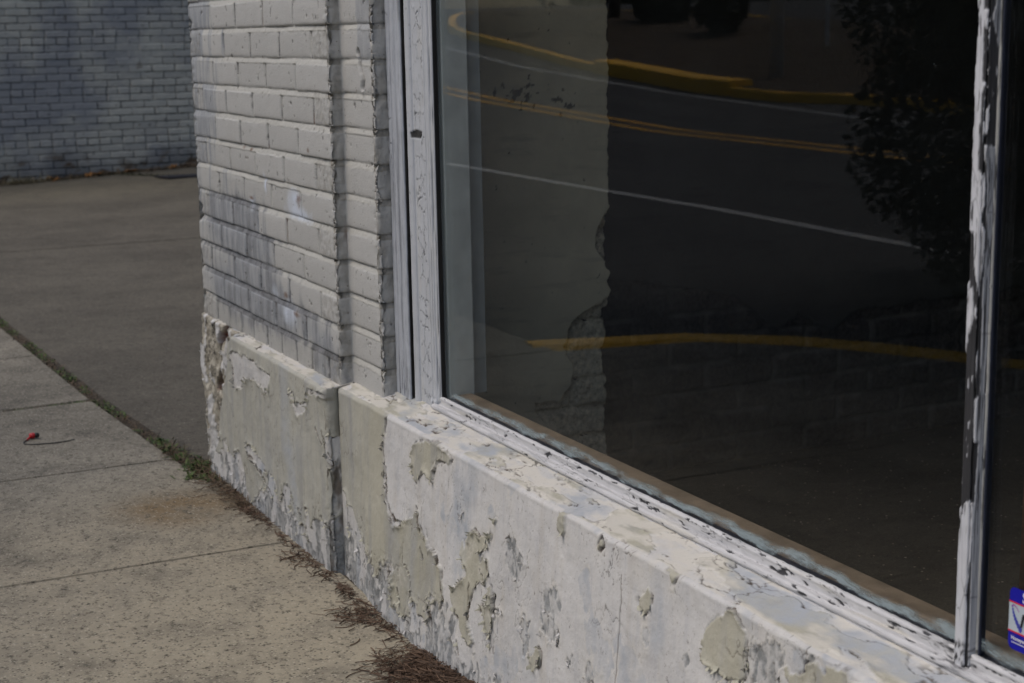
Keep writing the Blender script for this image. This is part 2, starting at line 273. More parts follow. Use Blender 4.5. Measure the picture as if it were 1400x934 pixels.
def mat_line(name, col):
    k = Mat(name, .7, .3); n = k.noise(40, 5, .7); return k.out(k.mix(k.rng(n, .58, .68, 0, .7), col, (.06, .06, .06)), None, k.bump(n, .001))
def mat_ground():
    k = Mat('soil_and_grass', .95, .1); n = k.noise(.6, 6, .65); n2 = k.noise(12, 5, .7)
    c = k.mix(k.rng(n, .4, .6), (.05, .042, .028), (.048, .055, .022)); return k.out(k.mix(k.rng(n2, .4, .7), c, (.10, .075, .045)), None, k.bump(n2, .03))
def mat_farbrick():
    k = Mat('grey_painted_brick_wall', .8, .2); tone, grime, warm, _ = k.attr('lay'); nm = k.noise(12, 5, .6); nl = k.noise(1.1, 4, .6); nf = k.noise(70, 4, .6)
    c = k.mix(tone, (.41, .39, .33), (.51, .487, .41)); c = k.mix(k.rng(nm, .35, .7, 0, .5), c, (.33, .325, .30))
    c = k.mix(k.rng(nl, .46, .60, 0, .75), c, (.225, .23, .245)); c = k.mix(grime, c, (.05, .05, .05)); c = k.mix(warm, c, (.105, .075, .05))
    return k.out(c, None, k.bump(k.mth('ADD', nf, nm), .002))
def mat_leaf(name, a, b):
    k = Mat(name, .6, .2); g = k.n('ShaderNodeNewGeometry'); return k.out(k.mix(g.outputs['Random Per Island'], a, b))
M = {}
M['plinth'] = mat_plinth(); M['flake_b'] = mat_flake('beige_paint_flake', (.44, .43, .35), (.58, .56, .52)); M['flake_w'] = mat_flake('white_paint_flake', (.58, .57, .56), (.52, .5, .45))
M['brick'] = mat_brick()
M['wood1'] = mat_wood('weathered_blue_white_timber', (.43, .455, .50), (.10, .10, .105), 1.0); M['wood2'] = mat_wood('crackled_white_timber', (.475, .495, .525), (.035, .035, .035), .3); M['wood3'] = mat_wood('flaked_white_timber', (.56, .57, .60), (.024, .024, .026), .45); M['rail'] = mat_wood('white_sill_timber', (.56, .56, .57), (.035, .035, .038), .05)
M['innerw'] = flat('pale_inner_paint', (.62, .66, .64), .7, .15, 14)
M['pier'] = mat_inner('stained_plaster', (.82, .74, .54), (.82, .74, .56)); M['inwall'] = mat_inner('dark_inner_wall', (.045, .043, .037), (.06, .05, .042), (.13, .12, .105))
M['slab'] = flat('broken_plaster', (.42, .39, .31), .9, .4, 14, .003); M['dark'] = flat('dark_inner_surface', (.028, .027, .025), .9, .4, 6); M['pale'] = flat('pale_unseen_bounce_surface', (.55, .54, .48), .8, .15, 4); M['floor'] = mat_concrete('dusty_floor', (.022, .020, .017), (.04, .036, .03), (.014, .013, .012), .3)
M['stool'] = flat('brown_sill_board', (.165, .128, .095), .6, .35, 20, .001)
M['glass'] = mat_glass(); M['gasket'] = flat('dark_gasket', (.035, .04, .06), .4, .2, 40); M['putty'] = flat('pale_putty', (.52, .47, .42), .7, .2, 90)
M['walk'] = mat_concrete('sidewalk_concrete', (.115, .104, .083), (.275, .25, .198), (.070, .064, .053), 1.0, 0, [(.9, -.5, 1.0, (.34, .30, .225)), (1.5, -.25, .8, (.36, .32, .24)), (.42, -.2, .22, (.175, .118, .058))]); M['lot'] = mat_concrete('driveway_concrete', (.078, .070, .055), (.125, .112, .088), (.055, .05, .042), .8, .13, [(-8.6, 1.4, 1.5, (.135, .12, .088))])
M['asphalt'] = mat_asphalt(); M['white'] = mat_line('white_road_paint', (.42, .42, .41)); M['yellow'] = mat_line('yellow_road_paint', (.62, .33, .03)); M['kerbpaint'] = mat_line('yellow_kerb_paint', (.85, .46, .035))
M['soil'] = flat('joint_soil', (.055, .045, .032), .95, .5, 60, .004); M['ground'] = mat_ground(); M['mulch'] = flat('mulch', (.055, .036, .02), .95, .6, 8, .02)
M['far'] = mat_farbrick(); M['leaf'] = mat_leaf('dark_foliage', (.006, .010, .006), (.018, .026, .012)); M['leaf2'] = mat_leaf('olive_foliage', (.03, .04, .015), (.075, .07, .03)); M['bark'] = flat('bark', (.07, .055, .042), .9, .4, 20, .01)
M['weed'] = mat_leaf('weed_leaf', (.045, .075, .02), (.10, .135, .045)); M['deadw'] = mat_leaf('dead_weed', (.06, .042, .025), (.16, .115, .07)); M['straw'] = mat_leaf('pine_straw', (.045, .028, .019), (.15, .095, .062)); M['drygrass'] = mat_leaf('dry_grass', (.10, .085, .05), (.27, .24, .15)); M['dryleaf'] = mat_leaf('dry_leaf', (.16, .07, .02), (.30, .14, .04))
M['red'] = flat('red_plastic', (.45, .01, .015), .35, .1, 50, .0001, .5); M['black'] = flat('black_rubber', (.012, .012, .012), .45, .2, 60, .0001, .4)
M['pole'] = flat('weathered_pole', (.62, .6, .57), .8, .25, 12, .004); M['plate'] = flat('dark_iron', (.02, .02, .026), .6, .3, 40); M['rustpost'] = flat('rusty_steel', (.11, .045, .02), .8, .4, 25, .002)
M['s_blue'] = flat('blue_ink', (.008, .008, .30), .4, .05, 50, 0); M['s_pale'] = flat('pale_label', (.42, .48, .52), .4, .05, 50, 0); M['s_red'] = flat('red_ink', (.55, .02, .04), .4, .05, 50, 0); M['s_black'] = flat('black_ink', (.01, .01, .012), .4, .05, 50, 0); M['s_white'] = flat('white_ink', (.7, .7, .72), .4, .05, 50, 0); M['s_dot'] = flat('violet_ink', (.05, .06, .36), .4, .05, 50, 0); M['s_pur'] = flat('purple_ink', (.28, .06, .32), .4, .05, 50, 0)

# ================================================================== THE STOREFRONT
B = empty('storefront_building'); tag(B, 'whitewashed brick corner shop with a large old display window and peeling low wall', 'building')
CO = .0677; BL = .2127; ZT = 1.21                                    # brick course, brick length, level of the first counted joint
GY = .083                                                            # plane of the glass

# ---- peeling sill wall (a height field wrapped round the plinth's front, its step and its ledge)
def build_plinth():
    XS = 1.062
    seg = []
    yl = np.arange(.5, .0, -.006); seg.append((np.zeros_like(yl), yl, -np.ones_like(yl), np.zeros_like(yl), np.zeros_like(yl)))
    xa = np.arange(0, XS, .002); seg.append((xa, np.full_like(xa, np.nan), 0 * xa, -np.ones_like(xa), np.full_like(xa, 1.)))
    yr = np.linspace(-.034, -.006, 14); seg.append((np.full_like(yr, XS), yr, np.ones_like(yr), 0 * yr, np.full_like(yr, 2.)))
    xb = np.concatenate([np.arange(XS, 3.05, .002), np.arange(3.05, 8.5, .03)]); seg.append((xb, np.full_like(xb, -.006), 0 * xb, -np.ones_like(xb), np.full_like(xb, 3.)))
    X, Y, NX, NY, K = [np.concatenate(a) for a in zip(*seg)]
    zt = np.full(len(K), .4015)
    t = np.concatenate([np.linspace(-.03, .392, 195), np.linspace(.392, .4055, 8)[1:]]); nt = len(t)
    r = .007; led = np.linspace(0, 1, 58)[1:]
    n = len(X)
    Xg = np.repeat(X[:, None], nt, 1); Tg = np.repeat(t[None, :], n, 0) * (zt / .4055)[:, None]; Kg = np.repeat(K[:, None], nt, 1)
    Y0 = np.where(np.isnan(Y), 0, Y); Yg = np.repeat(Y0[:, None], nt, 1)
    # broken corner block: the render has fallen off left of a slanting crack
    zc = np.array([0, .11, .156, .224, .275, .314, .365, .388, .43]); xc = np.array([.10, .215, .215, .26, .285, .315, .33, .355, .40])
    Xc = np.interp(Tg, zc, xc) + .012 * fbm(Tg * 40, Xg * 8, 3, 3)
    dc = Xg - Xc
    chunk = np.where(Kg == 0, 1., np.where(Kg == 1, sstep(.012, -.012, dc), 0))
    ya = -.034 + .030 * chunk
    Yg = np.where(Kg == 1, ya, Yg)
    batter = -.030 * np.clip(1 - Tg / .39, 0, 1) * sstep(XS - .001, XS + .35, Xg) * (Kg == 3)
    Yg = Yg + batter
    u = np.where(Kg == 0, -Yg + 3, np.where(Kg == 2, Xg + (Yg + .04), Xg + .04 * (Kg == 3)))      # unrolled coordinate
    wx = u + .010 * fbm(u * 42, Tg * 30, 5, 11); wz = Tg + .012 * fbm(u * 40, Tg * 28, 5, 12)
    wX = Xg + (wx - u)
    # newest (beige) coat
    phi = np.full(u.shape, -.2)
    fa = np.full(u.shape, .2)
    for p in D['WA']: fa = np.minimum(fa, -sdf(p, wX, wz))
    n1 = fbm(u * 5, Tg * 4, 4, 21); n2 = fbm(u * 16, Tg * 12, 4, 22)
    fa = np.minimum(fa, Tg - .085 - .13 * n1 - .09 * n2 - .07 * sstep(.3, .9, Xg) * 0)
    pb = np.maximum.reduce([sdf(p, wX, wz) for p in [D['L2B']] + D['L2p']])
    sp = (fbm(u * 11 + 40, Tg * 9, 4, 23) - .47) * .06
    pb = pb + .008 * fbm(u * 26, Tg * 20, 4, 30) + np.where(Xg > 1.66, .022 * fbm(u * 19, Tg * 13, 4, 75), 0); pb = np.maximum(pb, np.where(Xg > 1.7, sp, -.2))
    pb = np.minimum(pb, np.where(Xg < 1.7, Tg - .06 - .10 * n1 - .08 * n2, .2))
    phi = np.where(Kg <= 2, fa, pb)
    phi = np.where(Kg == 2, np.minimum(fa, -.0) + .012 * n2 + .012 * sstep(.24, .36, Tg), phi)
    phi = np.where(chunk > .3, -.2, phi)
    L2 = sstep(-.0008, .0008, phi)
    # older pinkish white coat
    p1 = Tg - .055 - .025 * sstep(1.0, 1.1, Xg) + .05 * sstep(1.5, 2.2, Xg) - .10 * n1 - .11 * fbm(u * 24, Tg * 14, 4, 24)
    p1 = np.maximum(p1, (fbm(u * 30, Tg * 14, 4, 25) - .13) * .12 * sstep(-.02, .02, Tg))
    for p in D['L0p']: p1 = np.minimum(p1, -sdf(p, wX, wz) + .011 * fbm(u * 30, Tg * 22, 4, 29) + .010 * fbm(u * 110, Tg * 70, 3, 39))
    p1 = np.where(Xg > 1.55, np.minimum(p1, (.40 - fbm(u * 13, Tg * 8, 5, 26) + .25 * (Tg - .2)) * .08), p1)
    p1 = np.where(chunk > .3, (fbm(u * 20, Tg * 8, 5, 28) - .12) * .05, p1)
    p1 = np.where(Kg == 2, -.025 + .05 * fbm(u * 60, Tg * 9, 4, 27) + .05 * sstep(.12, .32, Tg), p1)
    L1 = sstep(-.0008, .0008, p1)
    L1 = np.maximum(L1, (chunk < .3) * np.where(Xg > 1.5, .8, .45) * sstep(-.08, .22, fbm(u * 65, Tg * 38, 5, 76) + .10 * sstep(1.5, 1.8, Xg)) * (Kg != 2))
    # lifted edges
    wd = .05 + 1.15 * sstep(-.12, .45, fbm(u * 15, Tg * 13, 4, 31))
    lift = .0060 * wd * np.exp(-np.clip(phi, 0, 1) / .006) * (phi > 0) + .0022 * wd * np.exp(-np.clip(p1, 0, 1) / .005) * (p1 > 0) * (1 - L2)
    # slits: torn paint standing off along a line
    sl = np.full(u.shape, 9.)
    for l in D['slA']: sl = np.where(Kg == 1, np.minimum(sl, linedist(l, wX, wz)), sl)
    for l in D['slB']: sl = np.where(Kg == 3, np.minimum(sl, linedist(l, wX, wz)), sl)
    slit = sstep(.0042, .0012, sl + .003 * fbm(u * 70, Tg * 20, 3, 33))
    lift = lift + .004 * np.exp(-np.clip(sl, 0, 1) / .006) * (sl < .03) * (1 - slit)
    edge = sstep(.0028, .0006, np.abs(phi + .0014)) * sstep(-.15, .3, fbm(u * 30, Tg * 30, 3, 34)) * (phi > -.1)  # dark line standing for the shade under the lifted coat
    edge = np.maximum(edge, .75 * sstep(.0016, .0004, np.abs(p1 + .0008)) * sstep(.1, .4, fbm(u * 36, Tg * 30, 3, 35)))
    cr = linedist(D['crack'], Xg, Tg); crw = .005 + .013 * sstep(.26, .40, Tg) + .004 * fbm(u * 60, Tg * 60, 3, 36)
    RB = [[(.238, .41), (.285, .41), (.257, .384), (.215, .358), (.201, .338), (.17, .32), (.17, .345), (.18, .371)], [(.166, .279), (.18, .272), (.179, .25), (.157, .218), (.128, .212), (.117, .229), (.146, .247)]]
    crk = np.where(Kg == 1, sstep(-.003, .006, np.maximum(sdf(RB[0], wX, wz), sdf(RB[1], wX, wz)) + .008 * fbm(u * 40, Tg * 40, 3, 36)), 0)
    rub = chunk * (.020 * fbm(u * 11, Tg * 6, 5, 41) + .006 * fbm(u * 40, Tg * 24, 4, 42) + .006 * np.abs(fbm(u * 22, Tg * 10, 3, 40))) + chunk * .004
    hair = np.abs(fbm(u * 9, Tg * 7, 4, 43)); hairc = sstep(.010, .002, hair) * sstep(.0, .3, fbm(u * 6 + 9, Tg * 6, 2, 44)) * .6; hair2 = np.abs(fbm(u * 17 + 4, Tg * 9, 4, 77)); hairc = np.maximum(hairc, sstep(.014, .003, hair2) * sstep(.12, .35, fbm(u * 5 + 2, Tg * 6, 2, 78)) * .7)
    joint = sstep(.0022, .0006, np.abs(Xg - 2.245 - .004 * fbm(Tg * 30, u * 3, 2, 45))) * (Tg > .02) * (Kg == 3) * (Tg < .36)
    h = .0042 * fbm(u * 3.2, Tg * 5, 3, 46) + .0014 * fbm(u * 34, Tg * 34, 5, 47) + .0012 * L1 + .0016 * L2 + lift - .003 * slit - .003 * edge - .022 * crk + rub - .0012 * hairc - .001 * joint
    h = h + (1 - L1) * (1 - L2) * .0016 * fbm(u * 90, Tg * 90, 3, 48)
    # rounded corners of the step
    rc = np.where(Kg == 1, XS - Xg, np.where(Kg == 2, Yg + .034, 1.)); rc = rc + .05 * sstep(.375, .395, Tg); h = h - .010 * np.exp(-np.clip(rc, 0, 1) / .006) - .006 * np.exp(-np.clip(rc, 0, 1) / .015) * (.5 + fbm(u * 20, Tg * 25, 3, 49))
    ztg = np.repeat(zt[:, None], nt, 1); q = np.clip((Tg - (ztg - r)) / r, 0, 1) * (Kg != 2); h = h - r * (1 - np.sqrt(np.clip(1 - q * q, 0, 1))) + .004 * q * fbm(u * 12, Tg * 3, 4, 50)
    h = h * np.where(Kg == 2, sstep(0, .010, -.006 - Yg), np.where(Kg == 3, sstep(-.002, .012, Xg - XS), 1.))
    Px = Xg + NX[:, None] * h; Py = Yg + NY[:, None] * h; Pz = Tg.copy()
    Pz += .004 * fbm(u * 9, Tg * 0, 4, 51) * sstep(.36, .40, Tg)
    stn = np.where(Kg == 2, .8 * sstep(-.1, .3, fbm(u * 40, Tg * 16, 4, 52)) * sstep(.40, .22, Tg), 0) + np.where((Kg == 1) | (Kg == 3), sstep(.014, .002, np.abs(Xg - XS)) * .30 * sstep(-.1, .4, fbm(u * 60, Tg * 22, 4, 53)), 0)
    dirt_shade = np.clip(np.maximum.reduce([slit, edge * .9, hairc, joint * .6, stn, crk * sstep(.0, .5, fbm(u * 70, Tg * 60, 3, 54)) * .7]), 0, 1)  # slit and edge terms paint the shade beneath lifted paint
    drip = sstep(.25, .5, fbm(u * 30, Tg * 2.5, 4, 60)) * sstep(.25, .39, Tg) * (Xg > 1.3) * .35
    blue = np.clip(sstep(.12, .42, fbm(u * 6, Tg * 3, 5, 55)) * (1 - L2 * .75) + .5 * sstep(.05, .005, np.abs(Xg - .82 - .1 * fbm(Tg * 3, u * 1, 2, 56))) * (Kg == 1), 0, 1) * (1 - chunk)
    bc = fbm(u * 8 + 3, Tg * 7, 5, 58) - .26 + .25 * np.exp(-((Tg - .40) / .05) ** 2) * fbm(u * 3, Tg * 0, 2, 59); bp_ = sstep(-.01, .015, bc) * (Xg > 1.3) * (1 - L2); rim = np.exp(-np.abs(bc) / .018) * (Xg > 1.3) * sstep(-.3, .3, fbm(u * 20, Tg * 20, 3, 72))
    blue = np.maximum(blue, bp_ * (.35 + .5 * sstep(-.3, .3, fbm(u * 45, Tg * 25, 4, 73))))
    halo = .55 * np.exp(-np.clip(-phi, 0, 1) / .010) * (phi < 0) + .6 * np.exp(-np.clip(p1, 0, 1) / .007) * (p1 > 0) * (Xg > 1.5)
    drip = np.clip(np.maximum.reduce([drip, .6 * rim, halo * sstep(-.4, .2, fbm(u * 18, Tg * 14, 3, 74))]), 0, 1) * (1 - chunk)
    lay = np.stack([L1, L2, dirt_shade, crk * sstep(-.35, .1, fbm(u * 50, Tg * 30, 3, 57))], -1)
    lay2 = np.stack([blue, chunk, np.where(Kg <= 1, 1., sstep(1.35, 1.05, Xg)), drip], -1)
    # ledge
    top = Pz[:, -1]; ex = Px[:, -1]; ey = Py[:, -1]
    ex2 = np.where(K == 0, .05, ex); yb = np.where(K == 0, np.maximum(ey, .03), np.where(ex < XS, .03, .09)); yb = np.where(K == 2, .09, yb)
    nl = len(led); Lx = ex[:, None] + (ex2 - ex)[:, None] * led; Ly = ey[:, None] + (yb - ey)[:, None] * led
    uu = np.repeat(u[:, -1:], nl, 1); vv = Ly * 1.
    chl = chunk[:, -1:] * np.ones(nl)
    la = fbm(uu * 7, vv * 22, 5, 61); lb = fbm(uu * 16 + 5, vv * 50, 4, 62)
    f2 = (la - .05) * .06; l2 = sstep(-.0012, .0012, f2) * (1 - chl); f1 = (.55 + lb) * .05; l1 = sstep(-.001, .001, f1) * (1 - chl)
    g2, _ = worley(uu * 9 + .5 * fbm(uu * 18, vv * 40, 3, 63), vv * 22 + .5 * fbm(uu * 18, vv * 40, 3, 64), 5)
    ck = sstep(.05, .012, g2) * sstep(-.05, .25, fbm(uu * 5, vv * 8, 2, 65))
    e2 = sstep(.0022, .0004, np.abs(f2 + .001)) * sstep(-.05, .3, fbm(uu * 24, vv * 30, 3, 66))
    Lz = top[:, None] + np.where(K >= 2, .0235, .006)[:, None] * led - .004 * np.exp(-led / .06) * 0 + .002 * fbm(uu * 8, vv * 14, 4, 67) * led ** .5 + .0010 * l2 + .0012 * np.exp(-np.clip(f2, 0, 1) / .006) * (f2 > 0) * (1 - chl) - .0016 * ck - .002 * e2 + chl * .012 * fbm(uu * 40, vv * 40, 4, 68)
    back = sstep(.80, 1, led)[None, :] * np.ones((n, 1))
    ldirt_shade = np.clip(np.maximum(np.maximum(ck * .8, e2), back * .6 * sstep(-.3, .4, lb)), 0, 1)  # e2 paints the shade under lifted paint edges on the ledge
    bl = np.clip(sstep(.05, .3, fbm(uu * 5 + 3, vv * 14, 5, 69)), 0, 1)
    llay = np.stack([l1, l2, ldirt_shade, 0 * l1], -1); llay2 = np.stack([bl, chl, 0 * l1 + .2, (1 - bl) * .85 * sstep(-.35, .1, lb)], -1)
    V = np.concatenate([np.stack([Px, Py, Pz], -1), np.stack([Lx, Ly, Lz], -1)], 1); A1 = np.concatenate([lay, llay], 1); A2 = np.concatenate([lay2, llay2], 1)
    m = nt + nl; Vv = V.reshape(-1, 3); F = grid_faces(n, m); nv = len(Vv); mi = [np.zeros(len(F), int)]
    # curled flakes of loose paint standing off the wall
    FV = []; FF = []; FA = []
    sel = np.argwhere((np.abs(phi) < .0022) & (Xg < 3.0) & (Tg > .01) & (Tg < .37) & (Kg != 0) & (Kg != 2) & (fbm(u * 8, Tg * 9, 2, 71) > -.12))
    sel2 = np.argwhere((slit > .5) & (Xg < 3)); sel3 = np.argwhere((np.abs(p1) < .0015) & (L2 < .1) & (Xg < 3.0) & (Tg > .01) & (Tg < .37) & ((Kg == 1) | (Kg == 3)))
    pick = [(s, 0) for s in sel[rng.choice(len(sel), min(330, len(sel)), False)]] + [(s, 0) for s in sel2[rng.choice(len(sel2), min(70, len(sel2)), False)]] + [(s, 1) for s in sel3[rng.choice(len(sel3), min(170, len(sel3)), False)]]
    gu, gv = np.gradient(phi)
    for (i, j), kind in pick:
        p = np.array([Px[i, j], Py[i, j], Pz[i, j]]); nrm = np.array([0, -1., 0]); du = np.array([1., 0, 0]); dv = np.array([0, 0, 1.])
        a, b = gu[max(i - 2, 0):i + 3, j].mean() / .002, gv[i, max(j - 2, 0):j + 3].mean() / .0022; ln = math.hypot(a, b)
        if ln < 1e-6 or kind == 1 : th = rng.uniform(0, 6.28); a, b = math.cos(th), math.sin(th); ln = 1
        a /= ln; b /= ln; inw = du * a + dv * b; side = du * -b + dv * a
        L = rng.uniform(.005, .013) * (.75 if kind else 1); W = rng.uniform(.005, .014); cur = rng.uniform(.25, .85); nn = 5
        o = len(FV); sk = rng.uniform(-.5, .5)
        for s_ in range(nn):
            f = s_ / (nn - 1); w = W * (1 - f * rng.uniform(.45, .95)) * (1 + .15 * rng.normal())
            base = p + inw * (L * .5 - L * f * (1 - .35 * cur * f)) + nrm * (.0008 + L * cur * f * f * 1.0) + side * sk * L * f
            for c_ in (-.5, 0, .5): FV.append(base + side * w * c_ + nrm * (.0006 * rng.normal() + .0010 * (1 - 4 * c_ * c_)))
        for s_ in range(nn - 1):
            for c_ in range(2): q0 = o + s_ * 3 + c_; FF.append((q0, q0 + 1, q0 + 4, q0 + 3))
        FA += [1 + kind] * ((nn - 1) * 2)
    Vv = np.concatenate([Vv, np.array(FV)]); z4 = np.zeros((len(FV), 4))
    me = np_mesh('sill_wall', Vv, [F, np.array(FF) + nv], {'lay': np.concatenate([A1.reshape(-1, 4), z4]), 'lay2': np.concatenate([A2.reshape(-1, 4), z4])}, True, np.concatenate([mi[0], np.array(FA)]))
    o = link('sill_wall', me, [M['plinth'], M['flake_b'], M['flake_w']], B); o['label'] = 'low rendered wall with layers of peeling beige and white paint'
    return o
build_plinth()

# ---- painted brick pier (height field wrapped round both steps of the pier)
def build_pier():
    P = [(0, .30), (0, 0), (1.062, 0), (1.062, .028), (1.231, .028), (1.231, .066)]; N = [(-1, 0), (0, -1), (1, 0), (0, -1), (1, 0)]
    res = [.004, .002, .0018, .0016, .0018]; cols = []
    for k in range(5):
        a = np.array(P[k]); b = np.array(P[k + 1]); L = np.linalg.norm(b - a); m = max(3, int(L / res[k]))
        for i in range(m):
            u = L * (i + .5) / m; q = a + (b - a) * u / L; cols.append((q[0], q[1], N[k][0], N[k][1], k, u, L))
    c = np.array(cols); z = np.concatenate([np.arange(.385, 1.31, .002), np.arange(1.31, 2.95, .006)])
    n, m = len(c), len(z); g = lambda i: np.repeat(c[:, i:i + 1], m, 1)
    X, Y, NX, NY, K, U, L = [g(i) for i in range(7)]; Z = np.repeat(z[None], n, 0)
    zw = Z + .0016 * fbm(X * 7 + Y * 7, Z * 3, 3, 101)
    row = np.ceil((ZT - zw) / CO - 1e-6); zb = ZT - row * CO; v = zw - zb
    jh = .0128; bh = CO - jh
    odd = np.mod(row, 2) == 1
    wob = .0022 * fbm(U * 30, Z * 45, 3, 102)
    def perp(per, off):
        t = (U + wob - off) / per; k = np.round(t); return np.abs(t - k) * per, np.floor(t), k * per + off
    pa, ia, xa = perp(BL, np.where(odd, 0., BL / 2)); ph, ih, xh = perp(BL / 2, .03)
    hdr = row >= 12
    d = np.where(K == 1, np.where(hdr, ph, pa), 9.); idn = np.where(K == 1, np.where(hdr, ih, ia) + 1, K * 13.)
    pj = np.where(hdr, xh, xa); d = np.where((K == 1) & ((pj < .02) | (pj > 1.04)), 9., d)
    # left return: headers and stretchers, a single joint
    d = np.where(K == 0, np.abs(U - np.where(odd, .19, .08)), d); idn = np.where(K == 0, (U > np.where(odd, .19, .08)) * 1. - 5, idn)
    r1 = _hash(idn + 40, row + 200, 3); r2 = _hash(idn + 40, row + 200, 4)
    corner = np.minimum(U, L - U); corner = np.where((K == 0), L - U, np.where(K == 4, U, corner))
    conv = np.where(K == 0, L - U, np.where(K == 1, np.minimum(U, L - U), np.where(K == 2, U, np.where(K == 3, L - U, U))))
    jw = .0044 + .0012 * fbm(U * 20, Z * 20, 2, 103) + np.where(K == 3, -.01, 0)
    e = np.minimum(np.minimum(v, bh - v), d - jw)                     # depth inside the brick face
    e = e + .0013 * fbm(U * 90, Z * 90, 4, 104)
    bed = (v > bh); perpj = (d < jw) & ~bed
    inb = sstep(-.0006, .0012, e)
    w = np.clip((v - bh) / jh, 0, 1)
    # weathered joint: deepest just under the brick above, running out to flush at its foot
    soft = sstep(-.3, .35, fbm(U * 2.3, Z * 2.3, 3, 105))
    jd = (.0008 + .0008 * soft + .0052 * w ** 1.3) * (.7 + .6 * soft) + .0012 * fbm(U * 60, Z * 60, 4, 106)
    pd = .0050 + .0018 * fbm(U * 30, Z * 30, 3, 107)
    face = (r1 - .5) * .0036 + .0010 * fbm(U * 18, Z * 18, 4, 108) + (r2 - .5) * .03 * (v - bh / 2)
    eb = np.minimum(v, d - jw) + .0013 * fbm(U * 90, Z * 90, 4, 104); tpe = bh - v
    face -= .0020 * np.exp(-np.clip(eb, 0, 1) / .0024) + .0010 * np.exp(-np.clip(eb, 0, 1) / .010) + (.0006 + .0012 * soft) * np.exp(-np.clip(tpe, 0, 1) / .006)
    lump = .0016 * sstep(.15, .6, fbm(U * 60, Z * 130, 3, 109)) * np.exp(-((v - bh + .001) / .0035) ** 2)
    h = np.where(bed, -jd, np.where(perpj, -pd, face)) + lump
    h = np.where(K == 2, h * .8 + .0025 * fbm(U * 60 + 5, Z * 40, 4, 110), h); h = np.where(K == 4, h * .7 + .0025 * fbm(U * 60 + 9, Z * 30, 4, 111), h)
    rag = .5 + fbm(U * 15, Z * 30, 3, 112)
    h -= .0045 * np.exp(-np.clip(conv, 0, 1) / .0035) + .006 * np.exp(-np.clip(conv, 0, 1) / .010) * sstep(.3, .9, rag)
    h = np.where((K == 1) & (U < .06), h - .009 * sstep(.06, 0, U) * sstep(-.05, .5, fbm(Z * 17, U * 3 + 3, 3, 113)), h)
    # scar in the narrow strip, a dent on the top left
    sc = linedist([(.095, 1.085), (.103, 1.06), (.118, 1.035), (.112, 1.02)], U, Z) + .004 * fbm(U * 50, Z * 50, 3, 114); scar = np.where(K == 3, sstep(.012, .003, sc), 0); h -= .009 * scar
    h += np.where(K == 3, .004 * np.exp(-(np.hypot(U - .114, Z - 1.012) / .008) ** 2), 0)
    pit = sstep(.72, .80, _hash(np.floor(U * 160), np.floor(Z * 160), 9)) * sstep(.30, .55, fbm(U * 35, Z * 35, 3, 115)); h -= .0022 * pit
    rough = np.where((K == 1) & (U > .83) & (~odd), sstep(BL * 4.5, BL * 4.5 + .01, U), 0)
    rough = np.maximum(rough, np.where((K == 1) & (U < .1) & (~odd), 1, 0)); h += rough * .0013 * fbm(U * 80, Z * 80, 5, 116)
    Px = X + NX * h; Py = Y + NY * h
    dn = lambda x, z_, a, b: np.exp(-(((U - x) / a) ** 2 + ((Z - z_) / b) ** 2))
    stk = fbm(U * 26, Z * 5, 4, 121)
    g0 = (dn(.36, .66, .30, .085) + .9 * dn(.62, .50, .36, .06) + .8 * dn(.98, .44, .08, .05) + .6 * dn(.28, .50, .25, .08)) * (K == 1)
    cell = _hash(idn + 7, row + 90, 17)
    g1 = sstep(.22, .62, g0 * (.75 + .45 * cell) + .34 * stk + .10 * (1 - inb)) * (K == 1)
    g1 = np.maximum(g1, (K == 2) * sstep(.0, .5, fbm(U * 40, Z * 14, 4, 122)) * sstep(.52, .42, Z) * .8)
    left = (sstep(.42, .0, U) * .75 + .16) * (K == 1) * sstep(.45, .75, Z); blue = sstep(.40, .62, left * (.5 + .6 * cell) + .55 * fbm(U * 34, Z * 3 + row * 5, 3, 123)) * (K <= 1) * .9
    blue = np.maximum(blue, (K == 3) * sstep(.088, .092, U + .006 * fbm(Z * 60, U * 4, 2, 124)) * sstep(1.06, 1.08, Z) * .7)
    blue = np.maximum(blue, g1 * .9)
    br = lambda x, z_, a, b: np.exp(-(((U - x) / a) ** 2 + ((Z - z_) / b) ** 2))
    bright = np.clip((br(.60, .795, .012, .03) + br(.80, .775, .05, .022) + br(.84, .74, .10, .018) + br(.49, .735, .03, .02) + br(.74, .51, .06, .03) + .8 * br(.645, .545, .03, .02)) * 1.3 + .5 * fbm(U * 40, Z * 30, 4, 125) - .35, 0, 1) * (K == 1)
    rust = np.clip((br(.44, .865, .012, .008) + br(.50, .862, .02, .006) + br(.608, .79, .004, .016) + br(.83, .77, .02, .016) + br(.49, .748, .025, .006) + br(.72, .548, .02, .010) + br(.79, .515, .03, .008) + br(.92, .885, .01, .008)) * 1.25 + .55 * fbm(U * 70, Z * 70, 3, 126) - .5, 0, 1) * (K == 1)
    brd = np.where(K == 2, sstep(.1, .4, fbm(U * 30, Z * 9, 3, 127)) * np.exp(-((Z - .705) / .03) ** 2), 0); rust = np.maximum(rust, brd * .7)
    und = np.where(bed, sstep(.80, .97, w) * sstep(-.35, .15, fbm(U * 30, Z * 10, 3, 128)), 0) * .5
    pgr = np.where(perpj, sstep(-.4, .3, fbm(U * 10, Z * 22, 3, 129)), 0) * .95
    grime = np.clip(np.maximum(np.maximum(und, pgr), scar * .5 * sstep(-.2, .4, fbm(U * 60, Z * 60, 3, 130))), 0, 1)
    grime = np.maximum(grime, g1 * (bed | perpj) * .75); grime = np.maximum(grime, g1 * .42 * sstep(-.2, .4, stk))
    prust = np.where(perpj, sstep(.22, .5, fbm(U * 6 + 3, Z * 9, 3, 131)), 0) * .7; rust = np.maximum(rust, prust)
